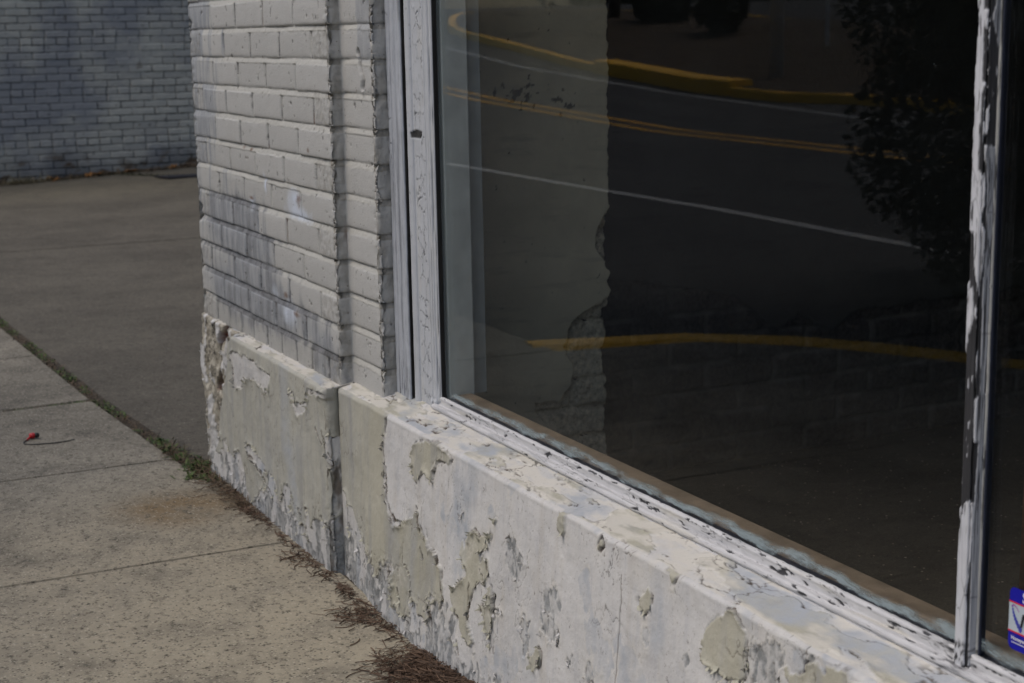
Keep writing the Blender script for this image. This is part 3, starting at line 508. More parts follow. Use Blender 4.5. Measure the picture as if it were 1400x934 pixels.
    grit = np.where((K == 2) | (K == 4), np.where(bed, .9, .55 * sstep(-.3, .4, fbm(U * 30, Z * 12, 4, 132)) + .15), 0) + rough * .45 * sstep(-.3, .4, fbm(U * 60, Z * 60, 3, 133)) + np.where(hdr & (K == 1), .25, 0) + scar * .5
    bare = np.clip(pit * .8, 0, 1)
    lay = np.stack([np.where(bed | perpj, 1., 0) * (1 - inb), np.clip(blue, 0, 1), grime, rust], -1); lay2 = np.stack([bright, r1 * .6 + .4 * (K == 3), np.clip(grit, 0, 1), bare], -1)
    V = np.stack([Px, Py, Z], -1).reshape(-1, 3)
    o = link('brick_pier', np_mesh('brick_pier', V, grid_faces(n, m), {'lay': lay.reshape(-1, 4), 'lay2': lay2.reshape(-1, 4)}), M['brick'], B); o['label'] = 'whitewashed brick corner pier with a stepped edge'
build_pier()
# cores behind the skins, the rest of the building
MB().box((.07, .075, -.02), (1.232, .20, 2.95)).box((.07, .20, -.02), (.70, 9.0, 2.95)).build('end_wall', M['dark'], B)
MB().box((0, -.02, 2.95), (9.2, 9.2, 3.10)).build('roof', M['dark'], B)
MB().box((.70, .2, 2.62), (9.0, 9.0, 2.70)).build('unseen_bounce_ceiling', M['pale'], B)  # unseen ceiling and walls made pale to bounce daylight onto the inner pier
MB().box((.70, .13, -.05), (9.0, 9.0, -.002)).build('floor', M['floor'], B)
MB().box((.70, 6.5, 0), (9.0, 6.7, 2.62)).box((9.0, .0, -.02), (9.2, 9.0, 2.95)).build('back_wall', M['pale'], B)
MB().box((1.233, .02, 2.50), (8.4, .24, 2.95)).build('raised_unseen_lintel', M['brick'], B)  # window head raised out of view to let more daylight inside
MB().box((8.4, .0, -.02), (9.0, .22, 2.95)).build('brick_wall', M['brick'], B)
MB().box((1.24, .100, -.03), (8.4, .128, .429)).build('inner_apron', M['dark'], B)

# ---- timber: profiles drawn in plan, run along z (or x) as fine grids
def profile_grid(name, prof, axis, tvals, m, parent, hfun, res=.0012):
    """prof: outline points (a,b); axis 'z': a=x b=y, outward = right hand of travel; axis 'x': a=y b=z"""
    P = np.array(prof, float); pts = [P[0]]
    for i in range(len(P) - 1):
        L = np.linalg.norm(P[i + 1] - P[i]); k = max(1, int(round(L / res)))
        for j in range(1, k + 1): pts.append(P[i] + (P[i + 1] - P[i]) * j / k)
    Q = np.array(pts); T = np.gradient(Q, axis=0); T /= np.linalg.norm(T, axis=1)[:, None] + 1e-9
    Nn = np.stack([T[:, 1], -T[:, 0]], 1); s = np.concatenate([[0], np.cumsum(np.linalg.norm(np.diff(Q, axis=0), axis=1))])
    n, mm = len(Q), len(tvals); S = np.repeat(s[:, None], mm, 1); T_ = np.repeat(np.array(tvals)[None], n, 0); A = np.repeat(Q[:, :1], mm, 1); Bq = np.repeat(Q[:, 1:], mm, 1)
    h, lay = hfun(S, T_, A, Bq); a = A + Nn[:, :1] * h; b = Bq + Nn[:, 1:] * h
    V = np.stack([a, b, T_], -1) if axis == 'z' else np.stack([T_, a, b], -1)
    return link(name, np_mesh(name, V.reshape(-1, 3), grid_faces(n, mm), {'lay': lay.reshape(-1, 4)}), m, parent)
zt_ = np.concatenate([np.arange(.388, 1.32, .0022), np.arange(1.32, 2.51, .03)])
def h_casing(S, T, A, Bq):
    g = fbm(S * 160, T * 5, 4, 201); ck = sstep(.045, .01, np.abs(fbm(S * 90, T * 4.5, 3, 202))) * sstep(-.1, .3, fbm(S * 20, T * 6, 2, 203))
    gr = np.maximum(sstep(.003, .001, np.abs(A - 1.252)), sstep(.003, .001, np.abs(A - 1.274)))
    q, _ = worley(S * 70, T * 26, 204); ch = sstep(.09, .02, q) * sstep(.12, .35, fbm(S * 20, T * 7, 3, 205)) * sstep(.02, .012, A - 1.232)
    h = .0012 * g - .0010 * ck - .0022 * gr - .001 * ch + .0006 * fbm(S * 60, T * 60, 3, 206)
    z0 = 0 * S; gap_shade = sstep(1.3022, 1.3028, A) * sstep(.0600, .0620, Bq); return h, np.stack([sstep(.35, .5, g) * .5, np.clip(ck * .55 + ch * .8 + gr * .25 + gap_shade, 0, 1), sstep(.1, .5, fbm(S * 50, T * 3, 3, 207)) * .7, z0], -1)  # side face painted near-black for the shade between casing and jamb
wf = profile_grid('window_frame', [(1.2325, .085), (1.2325, .0595), (1.2345, .0575), (1.301, .0575), (1.303, .0595), (1.303, .085)], 'z', zt_, M['wood1'], B, h_casing)
wf['label'] = 'weathered timber frame of the display window'
def h_jamb(S, T, A, Bq):
    flatz = sstep(1.338, 1.342, A) * sstep(1.388, 1.383, A)
    ux = (A - 1.34) * 34 + .30 * fbm(A * 120, T * 60, 3, 210); q, idc = worley(ux, T * 30 + .35 * fbm(A * 120 + 5, T * 60, 3, 211), 212)
    act = sstep(-.4, -.05, fbm(T * 3, A * 3, 2, 213))
    ck = sstep(.075, .025, q) * flatz * act * sstep(-.45, -.1, fbm(A * 70, T * 30, 3, 214)); curl = np.exp(-q / .12) * flatz * act * (ck < .3)
    hs = sdf(D['hole'], A + .0008 * fbm(A * 400, T * 400, 2, 215), T + .0008 * fbm(A * 400, T * 400, 2, 216)); hole = sstep(-.0004, .0004, hs)
    rz = sstep(1.388, 1.392, A); lines = np.maximum.reduce([sstep(.0014, .0006, np.abs(A - x)) * sstep(-.1, .3, fbm(A * 3 + x * 90, T * 9, 3, 217 + i)) for i, x in enumerate((1.393, 1.402, 1.411, 1.417))]) * rz
    bead = sstep(1.340, 1.334, A)
    chips = sstep(.48, .54, fbm(A * 160, T * 60, 3, 223)) * bead
    corner = sstep(.455, .425, T) * sstep(1.375, 1.395, A)
    h = .0006 * fbm(S * 60, T * 14, 3, 224) + .0016 * curl - .0022 * ck - .0022 * hole - .0018 * lines + corner * (.007 * (.4 + fbm(S * 60, T * 70, 3, 225)))
    cd = corner * sstep(.30, .45, fbm(S * 120, T * 110, 3, 226)); bot = sstep(.420, .412, T) * .7 + sstep(.0735, .0750, Bq) * sstep(1.415, 1.418, A)
    return h, np.stack([np.clip(hole + chips * .8 + cd, 0, 1), np.clip(ck * .85 + lines * .75 + bot, 0, 1), sstep(.15, .5, fbm(S * 40, T * 4, 3, 227)) * .45 * rz, sstep(.1, .5, fbm(S * 30, T * 8, 3, 228)) * .15 * (1 - bead)], -1)
bead = [(1.3095, .080), (1.310, .068)] + [(1.310 + .0130 * (1 - math.cos(a)), .068 - .0065 * math.sin(a)) for a in np.linspace(0.2, math.pi - .1, 9)] + [(1.338, .068), (1.389, .068), (1.391, .070), (1.393, .068), (1.408, .0685), (1.410, .071), (1.417, .0715), (1.4195, .0735), (1.420, GY)]
jb = profile_grid('jamb', bead, 'z', zt_, M['wood2'], wf, h_jamb, .001); jb['label'] = 'moulded side post with crackled white paint'
def h_rail(S, T, A, Bq):
    Smax = S.max(); f = S / Smax
    low = sstep(.40, .10, f); n1 = fbm(T * 26, S * 90, 4, 231); n2 = fbm(T * 60, S * 160, 3, 232)
    rt = sstep(1.5, 2.8, T); bias = .10 * rt
    bare = np.maximum(sstep(.0, .06, n1 * .8 + n2 * .4 - .36 + low * .24 * (.4 + .6 * rt) + bias), sstep(.0, .05, n1 * .7 + n2 * .5 - .42 + np.exp(-((f - .80) / .09) ** 2) * .22 + bias * .5))
    jn = sstep(.05, .0, np.hypot((T - 2.845) * 1., (f - .75) * .1)); bare = np.maximum(bare, sstep(-.1, .15, n2 + n1 * .5) * jn)
    q, _ = worley(T * 24 + .3 * n2, S * 130, 233); ck = sstep(.06, .015, q) * sstep(.05, .3, fbm(T * 7, S * 30, 2, 234)) * .7
    h = .0006 * fbm(T * 14, S * 25, 4, 235) - .0016 * bare - .0008 * ck + .0005 * (1 - bare) * sstep(-.1, .4, fbm(T * 50, S * 90, 3, 236))
    foot = sstep(.06, .01, f)
    return h, np.stack([bare, np.clip(np.maximum(ck, foot * .9), 0, 1), .35 * sstep(.1, .5, fbm(T * 9, S * 60, 3, 237)), .5 * sstep(.2, .5, fbm(T * 5, S * 40, 3, 238))], -1)
xr = np.concatenate([np.arange(1.405, 3.1, .0024), np.arange(3.1, 8.4, .03)])
rprof = [(.085, .405), (.0640, .410), (.0595, .4165)] + [(.0635 - .0060 * math.sin(a), .4185 + .0058 * (1 - math.cos(a))) for a in np.linspace(.3, 2.6, 5)] + [(.0672, .4295), (.0700, .4275), (.0712, .4300), (.0716, .4365)] + [(.0758 - .0050 * math.cos(a), .4390 + .0045 * math.sin(a)) for a in np.linspace(.2, 2.4, 6)] + [(GY - .0012, .4395)]
rl = profile_grid('sill_rail', rprof[::-1], 'x', xr, M['rail'], wf, lambda S, T, A, Bq: h_rail(S.max() - S, T, A, Bq), .0009)
# profile runs from the glass down to the ledge so that its outward side faces the street
rl['label'] = 'moulded bottom rail with chipped white paint'
def h_mull(S, T, A, Bq):
    wX = A + np.clip(Bq - .066, 0, 1) * 1.07 * (A > 2.852) + .0009 * fbm(A * 500, T * 160, 4, 241); wT = T + .005 * fbm(A * 300, T * 110, 4, 242)
    wX = np.minimum(wX, 2.8755); wT = np.where(wT < .60, np.maximum(wT, .474 + 0 * wT), wT); ph = np.maximum.reduce([sdf(p, wX, wT) for p in D['mull']])
    w = sstep(-.0003, .0004, ph); deep = sstep(.080, .083, Bq) * (A < 2.85); trim = sstep(2.8644, 2.8648, A)
    w = np.maximum(w * (1 - deep * .3), trim); low = sstep(.60, .55, T)
    wX2 = A + Bq; scr = np.maximum(sstep(.05, .22, fbm(wX2 * 420, T * 13, 4, 243)) * sstep(.45, .65, T) * .9 * sstep(2.858, 2.863, A), sstep(.22, .34, fbm(wX2 * 300, T * 22, 4, 249)) * sstep(.55, .62, T) * .9); w = np.maximum(w, sstep(.30, .36, fbm(wX2 * 260, T * 26, 4, 250)) * sstep(.55, .62, T))
    ck = sstep(.0012, .0004, np.abs(A - 2.8602 - .0008 * fbm(T * 40, A * 0, 3, 244))) * (1 - trim)
    q, _ = worley(A * 90, T * 30, 245); cr = sstep(.07, .02, q) * w * sstep(.1, .35, fbm(A * 20, T * 9, 2, 246)) * .6
    ft = sstep(.462, .45, T) * sstep(-.1, .3, fbm(A * 200, T * 120, 3, 247))
    h = .0012 * w + .0008 * w * np.exp(-np.clip(ph, 0, 1) / .002) + .0004 * fbm(S * 200, T * 20, 3, 248) - .0014 * ck
    return h, np.stack([np.clip(1 - w + scr * w + ft, 0, 1), np.clip(ck * .9 + cr, 0, 1), w * .5 * sstep(2.861, 2.863, A) * (1 - trim), trim * .6], -1)
mprof = [(2.8425, GY), (2.8430, .0725), (2.8445, .0680), (2.8475, .0660), (2.8588, .0660), (2.8598, .0690), (2.8606, .0690), (2.8616, .0675), (2.8640, .0775), (2.8648, .0780), (2.8658, GY)]
ml = profile_grid('mullion', mprof, 'z', zt_, M['wood3'], wf, h_mull, .0007); ml['label'] = 'narrow upright bar stripped to bare dark timber'
MB().box((2.8660, GY - .0035, .440), (2.8682, GY - .0005, 2.50)).build('gasket', M['gasket'], wf)
MB().box((1.243, .06, 2.47), (8.4, .1, 2.50)).build('head_rail', M['wood2'], wf)
MB().box((1.236, .062, .389), (1.300, .084, 2.50)).build('casing_core', M['gasket'], wf)
MB().box((1.3165, .0745, .389), (1.4175, GY + .005, 2.50)).box((1.42, .0845, .3905), (8.4, .097, .438)).box((2.847, .0765, .40), (2.8615, .094, 2.50)).build('frame_core', M['gasket'], wf)
# panes
MB().box((1.4205, GY, .4365), (2.845, GY + .005, 2.47)).build('glass_pane', M['glass'], wf)
MB().box((2.8640, GY, .4365), (4.25, GY + .005, 2.47)).build('glass_pane', M['glass'], wf)
MB().box((4.25, .064, .41), (4.32, .105, 2.50)).build('mullion', M['wood3'], wf)
MB().box((4.32, GY, .4365), (8.4, GY + .005, 2.47)).build('glass_pane', M['glass'], wf)  # unseen pane, extended beyond the view to let more daylight inside
# inner linings and stool seen through the pane
MB().box((1.35, .0915, .43), (1.419, .144, 2.50)).build('inner_jamb', M['innerw'], wf, .002)
MB().box((1.31, .145, .43), (1.37, .192, 2.50)).build('inner_jamb', M['innerw'], wf, .002)
MB().box((1.422, .0985, .430), (8.4, .136, .445)).build('inner_sill', M['stool'], wf, .003)

# ---- inside: stub pier with broken plaster, and the end wall beyond it
PB = [(0.687, 0.74), (0.677, 0.728), (0.644, 0.685), (0.64, 0.641), (0.665, 0.594), (0.681, 0.566), (0.676, 0.528), (0.628, 0.506), (0.573, 0.466), (0.554, 0.422), (0.59, 0.379), (0.567, 0.329), (0.538, 0.293), (0.474, 0.301), (0.487, 0.26), (0.537, 0.234), (0.544, 0.194), (.60, .10), (0.75, 0.1), (0.75, 0.738)]
def masonry(Y, Z, seed):
    row = np.floor(Z / CO); v = Z - row * CO; off = np.where(np.mod(row, 2) == 1, .05, .155); t = (Y - off) / BL; d = np.abs(t - np.round(t)) * BL
    e = np.minimum(np.minimum(v, CO - v), d) - .006 + .004 * fbm(Y * 30, Z * 30, 4, seed); k = _hash(np.floor(t), row, seed)
    return sstep(-.003, .004, e), k
def inner_skin(name, X, ys, zs, m, phi_fn, seed, rag=False, spots=False):
    Y, Z = np.meshgrid(ys, zs, indexing='ij'); br, k = masonry(Y, Z, seed)
    ph = phi_fn(Y + .009 * fbm(Y * 30, Z * 30, 4, seed + 1), Z + .009 * fbm(Y * 30, Z * 30, 4, seed + 2)); pl = sstep(-.001, .001, ph)
    h = pl * (.014 + .002 * fbm(Y * 5, Z * 5, 3, seed + 3)) + (1 - pl) * (br * (.004 + .008 * k) - .012 + .008 * fbm(Y * 28, Z * 28, 5, seed + 4))
    st = (1 - br) * .95 * sstep(-.25, .2, fbm(Y * 6, Z * 9, 4, seed + 11)) + .35 * sstep(.0, .5, fbm(Y * 16, Z * 16, 4, seed + 5)); sp = 0 * Y
    if spots: sp = sstep(.16, .26, fbm(Y * 60, Z * 60, 3, seed + 6) + .6 * np.exp(-(((Y - .45) / .055) ** 2 + ((Z - .985) / .035) ** 2)) + .42 * np.exp(-(((Y - .56) / .05) ** 2 + ((Z - .965) / .03) ** 2)) - .38)
    if rag:
        e = .676 + .026 * np.abs(fbm(Z * 6, Z * 0, 4, seed + 8)) + .008 * fbm(Z * 40, Z * 0, 3, seed + 9) - .010 * np.round(np.mod(Z / CO, 2) / 2) * (Z < .5); Yn = .2 + (Y - .2) / (ys[-1] - .2) * (e - .2)
        dep = sstep(.012, 0, e - Yn) * .02; Y = Yn
    else: dep = 0
    V = np.stack([X + h - dep, Y, Z], -1).reshape(-1, 3)
    return link(name, np_mesh(name, V, grid_faces(len(ys), len(zs)), {'lay': np.stack([pl, np.clip(st * .6, 0, 1), np.clip(sp, 0, 1), sp * 0], -1).reshape(-1, 4)}), m, B)
o = inner_skin('plaster_pier', 1.0, np.linspace(.203, .682, 190), np.concatenate([np.arange(.02, 1.32, .0035), np.arange(1.32, 2.62, .03)]), M['pier'], lambda y, z: np.minimum(-sdf(PB, y, z), .2), 300, True, True); o['label'] = 'stub of inner wall with plaster broken away from its bricks'
MB().box((.74, .2025, 0), (.985, .66, 2.62)).build('pier_core', M['dark'], B)
WE = [(.2, .45), (.838, .52), (1.184, .444), (1.322, .344), (1.392, .376), (1.512, .315), (1.583, .368), (1.783, .376), (1.964, .368), (2.4, .40), (3.2, .30), (6.5, .3)]
def wall_phi(y, z):
    e = np.interp(y, [a for a, b in WE], [b for a, b in WE]); return z - e + .02 * fbm(y * 8, z * 3, 4, 340)
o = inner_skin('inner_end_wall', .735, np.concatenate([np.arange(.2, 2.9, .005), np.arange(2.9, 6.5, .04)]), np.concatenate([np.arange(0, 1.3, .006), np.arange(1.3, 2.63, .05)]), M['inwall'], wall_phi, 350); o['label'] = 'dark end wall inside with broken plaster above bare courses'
def board():
    n = 15; top = [(2.47 + .29 * i / (n - 1), .30 + .11 * math.sin(i * .55) + random.uniform(-.03, .03) - .012 * abs(i - 8)) for i in range(n)]
    ol = [(2.47, 0), (2.76, 0)] + top[::-1]; V = [(x, .34 - .42 * z, z + .002) for x, z in ol] + [(x, .37 - .42 * z, z + .002) for x, z in ol]; k = len(ol)
    o = MB().add(V, [tuple(range(k)), tuple(range(k, 2 * k))[::-1]] + [(i, (i + 1) % k, k + (i + 1) % k, k + i) for i in range(k)]).build('plaster_slab', M['slab'], None, .003)
    tag(o, 'broken slab of plaster leaning inside against the wall below the right hand pane', 'plaster slab')
board()
MB().tube([(2.40, .62, 0), (2.40, .62, 2.62)], .022, 12).box((2.33, .55, 0), (2.47, .69, .012)).build('steel_post', M['rustpost'], B)

# ---- sticker on the right-hand pane
def rrect(x0, z0, x1, z1, r, n=6):
    o = []
    for cx, cz, a0 in ((x1 - r, z1 - r, 0), (x0 + r, z1 - r, 90), (x0 + r, z0 + r, 180), (x1 - r, z0 + r, 270)):
        for i in range(n + 1): a = math.radians(a0 + 90 * i / n); o.append((cx + r * math.cos(a), cz + r * math.sin(a)))
    return o
ST = empty('window_sticker', (2.9080, GY, 0.4660)); tag(ST, 'blue and pale rounded sticker with red rules on the right hand window pane', 'sticker')
def sheet(name, outline, y, m, parent=ST):
    mb = MB(); n = len(outline); V = [(x, y, z) for x, z in outline] + [(x, y + .0002, z) for x, z in outline]
    mb.add(V, [tuple(range(n)), tuple(range(n, 2 * n))[::-1]] + [(i, n + i, n + (i + 1) % n, (i + 1) % n) for i in range(n)]); return mb.build(name, m, parent)
W_, H_ = .098, .0685
base = sheet('backing', rrect(0, 0, W_, H_, .007), -.0008, M['s_blue'])
sheet('panel', [(0, .0205), (W_, .0205), (W_, .052), (0, .052)], -.0012, M['s_pale'])
for z in (.0192, .0515): sheet('red_rule', [(0, z), (W_, z), (W_, z + .0016), (0, z + .0016)], -.0016, M['s_red'])
for i in range(8):
    f = i / 7; r = .0011 + .0016 * f; cx = .0048 + .0006 * i + .0085 * f * f; cz = .0475 - .0225 * f
    sheet('dot', [(cx + r * .95 * math.cos(a), cz + r * 1.25 * math.sin(a)) for a in np.linspace(0, 2 * math.pi, 13)[:-1]], -.0016, M['s_dot'])
sw = [(.0042, .0465), (.0050, .0492), (.0075, .0502), (.0110, .0485), (.0150, .0440), (.0148, .0432), (.0108, .0472), (.0076, .0489), (.0056, .0480), (.0048, .0462)]
sheet('swoosh', sw, -.0017, M['s_pur'])
def text(body, size, x, z, m, name, shear=0.):
    cu = bpy.data.curves.new(name, 'FONT'); cu.body = body; cu.size = size; cu.extrude = .0001; cu.shear = shear; cu.offset = size * .018
    t = bpy.data.objects.new(name, cu); C.objects.link(t); dg = bpy.context.evaluated_depsgraph_get(); dg.update()
    me = bpy.data.meshes.new_from_object(t.evaluated_get(dg)); C.objects.unlink(t); bpy.data.objects.remove(t); me.materials.clear()
    o = link(name, me, m, ST); o.location = (x, -.0019, z); o.rotation_euler = (math.radians(90), 0, 0); return o
text('S', .017, .0195, .0555, M['s_white'], 'lettering'); text('N', .021, .0165, .0285, M['s_black'], 'lettering', .2)
text('Honeywell', .0058, .0052, .0115, M['s_white'], 'lettering'); 
sheet('fine_print', [(.0055, .0078), (.030, .0078), (.030, .0086), (.0055, .0086)], -.0015, M['s_white'])

# ================================================================== GROUND, PAVEMENT, ROAD
def ter(x, y):
    t = np.maximum(0, -x - 7.); h = np.interp(t, [0, 5, 10, 15, 20, 25, 30, 40, 80], [0, .05, .27, .60, 1.1, 1.55, 1.75, 1.85, 1.9])
    return np.minimum(1.85, h * sstep(-2.5, -8., y) + .065 * np.clip(-y - 14, 0, 30) * sstep(-8, -20, x))
def road_z(x, y): return ter(x, y) - .1 * np.where(x < -.9, sstep(-1.35, -2.9, y), 1.)
def sheet_grid(name, xs, ys, zf, m, kind='structure'):
    X, Y = np.meshgrid(np.array(xs), np.array(ys), indexing='ij'); Z = zf(X, Y) + 0 * X
    o = link(name, np_mesh(name, np.stack([X, Y, Z], -1).reshape(-1, 3), grid_faces(len(xs), len(ys))), m); tag(o, kind=kind); return o
far = np.concatenate([-np.geomspace(400, 60, 14), np.linspace(-58, 58, 117), np.geomspace(60, 400, 14)])
sheet_grid('ground', far, far, lambda x, y: ter(x, y) - .17 + .03 * fbm(x * .3, y * .3, 3, 400) * (y < -13), M['ground'])
sheet_grid('road', np.linspace(-62, 60, 245), np.concatenate([np.linspace(-13.2, -2.95, 22), np.linspace(-2.8, -1.28, 10)]), road_z, M['asphalt'])
sheet_grid('far_road', np.linspace(-120, 60, 181), np.linspace(-42, -15, 26), lambda x, y: ter(x, y) - .05, M['asphalt'])
def stripe(name, y0, w, x0, x1, m, zo=.004, curve=None):
    xs = np.linspace(x0, x1, int((x1 - x0) * 2) + 2); ys = np.array([-.5, .5])
    X = np.repeat(xs[:, None], 2, 1); c = np.interp(xs, *curve) if curve else np.full(len(xs), y0); Y = c[:, None] + ys[None] * w
    o = link(name, np_mesh(name, np.stack([X, Y, road_z(X, Y) + zo], -1).reshape(-1, 3), grid_faces(len(xs), 2)), m); tag(o, kind='structure')
    return o
stripe('edge_line', -4.79, .11, -60, 50, M['white'], curve=([-60, -10, -5, -3, 50], [-4.9, -4.84, -4.8, -4.66, -4.6]))
stripe('edge_line', -11.8, .11, -60, 50, M['white']); stripe('centre_line', -8.88, .12, -60, 50, M['yellow']); stripe('centre_line', -8.52, .12, -60, 50, M['yellow'])
stripe('far_centre_line', -28, .25, -120, 60, M['yellow'], .05)
# kerbs: a ring of painted kerb stones round the traffic island, one along the pavement
def kerb(name, pts, w, z0f, hgt, m, closed=False):
    P = [Vector((x, y)) for x, y in pts]; out = []
    for i in range(len(P) - 1):
        for j in range(max(1, int((P[i + 1] - P[i]).length / .4))): out.append(P[i].lerp(P[i + 1], j / max(1, int((P[i + 1] - P[i]).length / .4))))
    out.append(P[-1]); V = []; F = []; pr = [(0, -.25), (0, hgt - .02), (.02, hgt), (w - .02, hgt), (w, hgt - .02), (w, -.25)]
    for i, p in enumerate(out):
        t = (out[min(i + 1, len(out) - 1)] - out[max(i - 1, 0)]).normalized(); nn = Vector((t.y, -t.x)); z = z0f(p.x, p.y)
        for a, b in pr: q = p + nn * a; V.append((q.x, q.y, z + b + .006 * random.uniform(-1, 1) * (b > 0)))
    k = len(pr)
    for i in range(len(out) - 1):
        for j in range(k - 1): F.append((i * k + j, (i + 1) * k + j, (i + 1) * k + j + 1, i * k + j + 1))
    F += [tuple(range(k)), tuple(range((len(out) - 1) * k, len(out) * k))[::-1]]
    o = MB().add(V, F).build(name, m); tag(o, kind='structure'); return o
KN = [(-.90, -1.27), (-.86, -1.48), (-.74, -1.80), (-.49, -2.09), (-.26, -2.24), (.01, -2.38), (.24, -2.49), (.9, -2.68), (2.2, -2.85), (4, -2.9), (14, -2.9)]
kerb('pavement_kerb', KN, .15, lambda x, y: 0, .004, M['kerbpaint'])
ISN = [(50, -14.2), (-8, -13.95), (-13.0, -13.6), (-14.24, -13.19), (-14.95, -12.5), (-16.0, -12.40)]
ISB = [(-16.2, -12.75), (-17.0, -12.66), (-20.6, -12.90)]
ISW = [(-20.6, -12.72), (-23.14, -12.98), (-25.24, -13.1), (-27.5, -13.2), (-28.96, -13.6), (-30.27, -14.12), (-31.2, -14.6), (-31.62, -14.95), (-31.79, -15.35), (-31.42, -16.16), (-29.78, -17.9), (-27.5, -19.13), (-23, -20.6), (-15, -22), (0, -24), (50, -24.5)]
kerb('island_kerb', ISN[::-1][::-1], .18, lambda x, y: float(ter(x, y)) - .1, .14, M['kerbpaint'])
kerb('island_kerb', ISB, .45, lambda x, y: float(ter(x, y)) - .1, .23, M['kerbpaint'])
kerb('island_kerb', ISW, .18, lambda x, y: float(ter(x, y)) - .1, .14, M['kerbpaint'])
isl = ISN + ISB[:0] + ISW
bm = bmesh.new(); vs = [bm.verts.new((x, y - .05 if y > -14 else y, 0)) for x, y in isl]; bm.faces.new(vs); bmesh.ops.triangulate(bm, faces=bm.faces[:])
for _ in range(3): bmesh.ops.subdivide_edges(bm, edges=[e for e in bm.edges if e.calc_length() > 1.5], cuts=1); bmesh.ops.triangulate(bm, faces=bm.faces[:])
for v in bm.verts: v.co.z = float(ter(v.co.x, v.co.y)) + .03 + .10 * max(0, float(fbm(np.array([v.co.x * .4]), np.array([v.co.y * .4]), 3, 402)[0]))
me = bpy.data.meshes.new('traffic_island'); bm.to_mesh(me); bm.free(); tag(link('traffic_island', me, M['mulch']), kind='structure')

# pavement slabs with open joints, the darker driveway beyond them
def slab_outline(pts, step=.03, amp=.0025, seed=0):
    o = []
    for i in range(len(pts)):
        a = Vector(pts[i]); b = Vector(pts[(i + 1) % len(pts)]); k = max(1, int((b - a).length / step)); nn = Vector((b.y - a.y, a.x - b.x)).normalized()
        for j in range(k): p = a.lerp(b, j / k); f = float(fbm(np.array([p.x * 14 + seed]), np.array([p.y * 14]), 3, 410)[0]); o.append((p.x + nn.x * amp * f * (j > 0), p.y + nn.y * amp * f * (j > 0)))
    return o
def slabs(name, outs, z0, zf, m):
    V = []; F = []
    for o in outs:
        k = len(o); n0 = len(V); cx = sum(p[0] for p in o) / k; cy = sum(p[1] for p in o) / k
        for dz, ins in ((z0, 0), (-.005, 0), (0, .005)):
            for x, y in o:
                d = math.hypot(x - cx, y - cy); s = 1 - ins / d; V.append((cx + (x - cx) * s, cy + (y - cy) * s, (zf(x, y) + dz)))
        for r in range(2):
            for i in range(k): F.append((n0 + r * k + i, n0 + r * k + (i + 1) % k, n0 + (r + 1) * k + (i + 1) % k, n0 + (r + 1) * k + i))
        F.append(tuple(n0 + 2 * k + i for i in range(k)))
    o = MB().add(V, F).build(name, m); tag(o, kind='structure'); return o
gj = lambda x: float(np.interp(x, [-2.54, -.924, .168], [-.176, -.124, -.056]))
xj = [-.887 + .844 * k for k in range(-7, 16)]
outs = []
def kern(x): return float(np.interp(x, [p[0] for p in KN], [p[1] for p in KN])) + .004
for i in range(len(xj) - 1):
    a, b = xj[i] + .0035, xj[i + 1] - .0035
    if i == 7: a, b = xj[7] + .012, xj[8] - .0035
    if i == 6: b = xj[7] - .014
    top = lambda x: gj(x) - .022 if x < .15 else -.012
    sk = -.03 if i < 8 else 0
    if b <= -.85: pts = [(a + .06, -1.32), (b + .06, -1.32), (b, top(b)), (a, top(a))]
    else:
        ys = [(x, kern(x)) for x in np.linspace(max(a, -.84), b, 7)]
        if a < -.85: ys = [(a + .05, -1.3)] + ys[1:]
        mid = (a + b) / 2
        pts = ys + [(b, top(b))] + ([(.16, top(.16)), (.14, top(.14))] if a < .14 < b else []) + [(a, top(a))]
    outs.append(slab_outline(pts, seed=i))
slabs('pavement', outs, -.12, lambda x, y: 0, M['walk'])
bedm = MB(); bedm.box((-7, -1.28, -.16), (14, .02, -.007)); o = bedm.build('joint_soil', M['soil']); tag(o, kind='structure')
def lotz(x, y): return -.006 + .040 * (max(min(y, 5), -.3) - 1.65) * float(sstep(-5.2, -9.7, x)) if True else 0
def lot_sheet():
    V = []; F = []
    for xs in (np.linspace(-10.0, -4.862, 60), np.linspace(-4.846, -.012, 50)):
        n0 = len(V); ys = np.concatenate([[0.], np.linspace(.02, 12, 120)])
        for x in xs:
            for j, y in enumerate(ys): yy = y + gj(x) + .012; V.append((x, yy, lotz(x, yy) - (.004 if j == 0 else 0)))
        m = len(ys)
        for i in range(len(xs) - 1):
            for j in range(m - 1): F.append((n0 + i * m + j, n0 + (i + 1) * m + j, n0 + (i + 1) * m + j + 1, n0 + i * m + j + 1))
    me = bpy.data.meshes.new('driveway'); me.from_pydata(V, [], F); me.update(); me.polygons.foreach_set('use_smooth', [True] * len(F)); tag(link('driveway', me, M['lot']), kind='structure')
lot_sheet()
sheet_grid('lot_soil', np.linspace(-10.2, .0, 60), np.linspace(-.3, 12, 60), lambda x, y: -.020 + .040 * (np.clip(y, -.3, 5) - 1.65) * sstep(-5.2, -9.7, x), M['soil'])
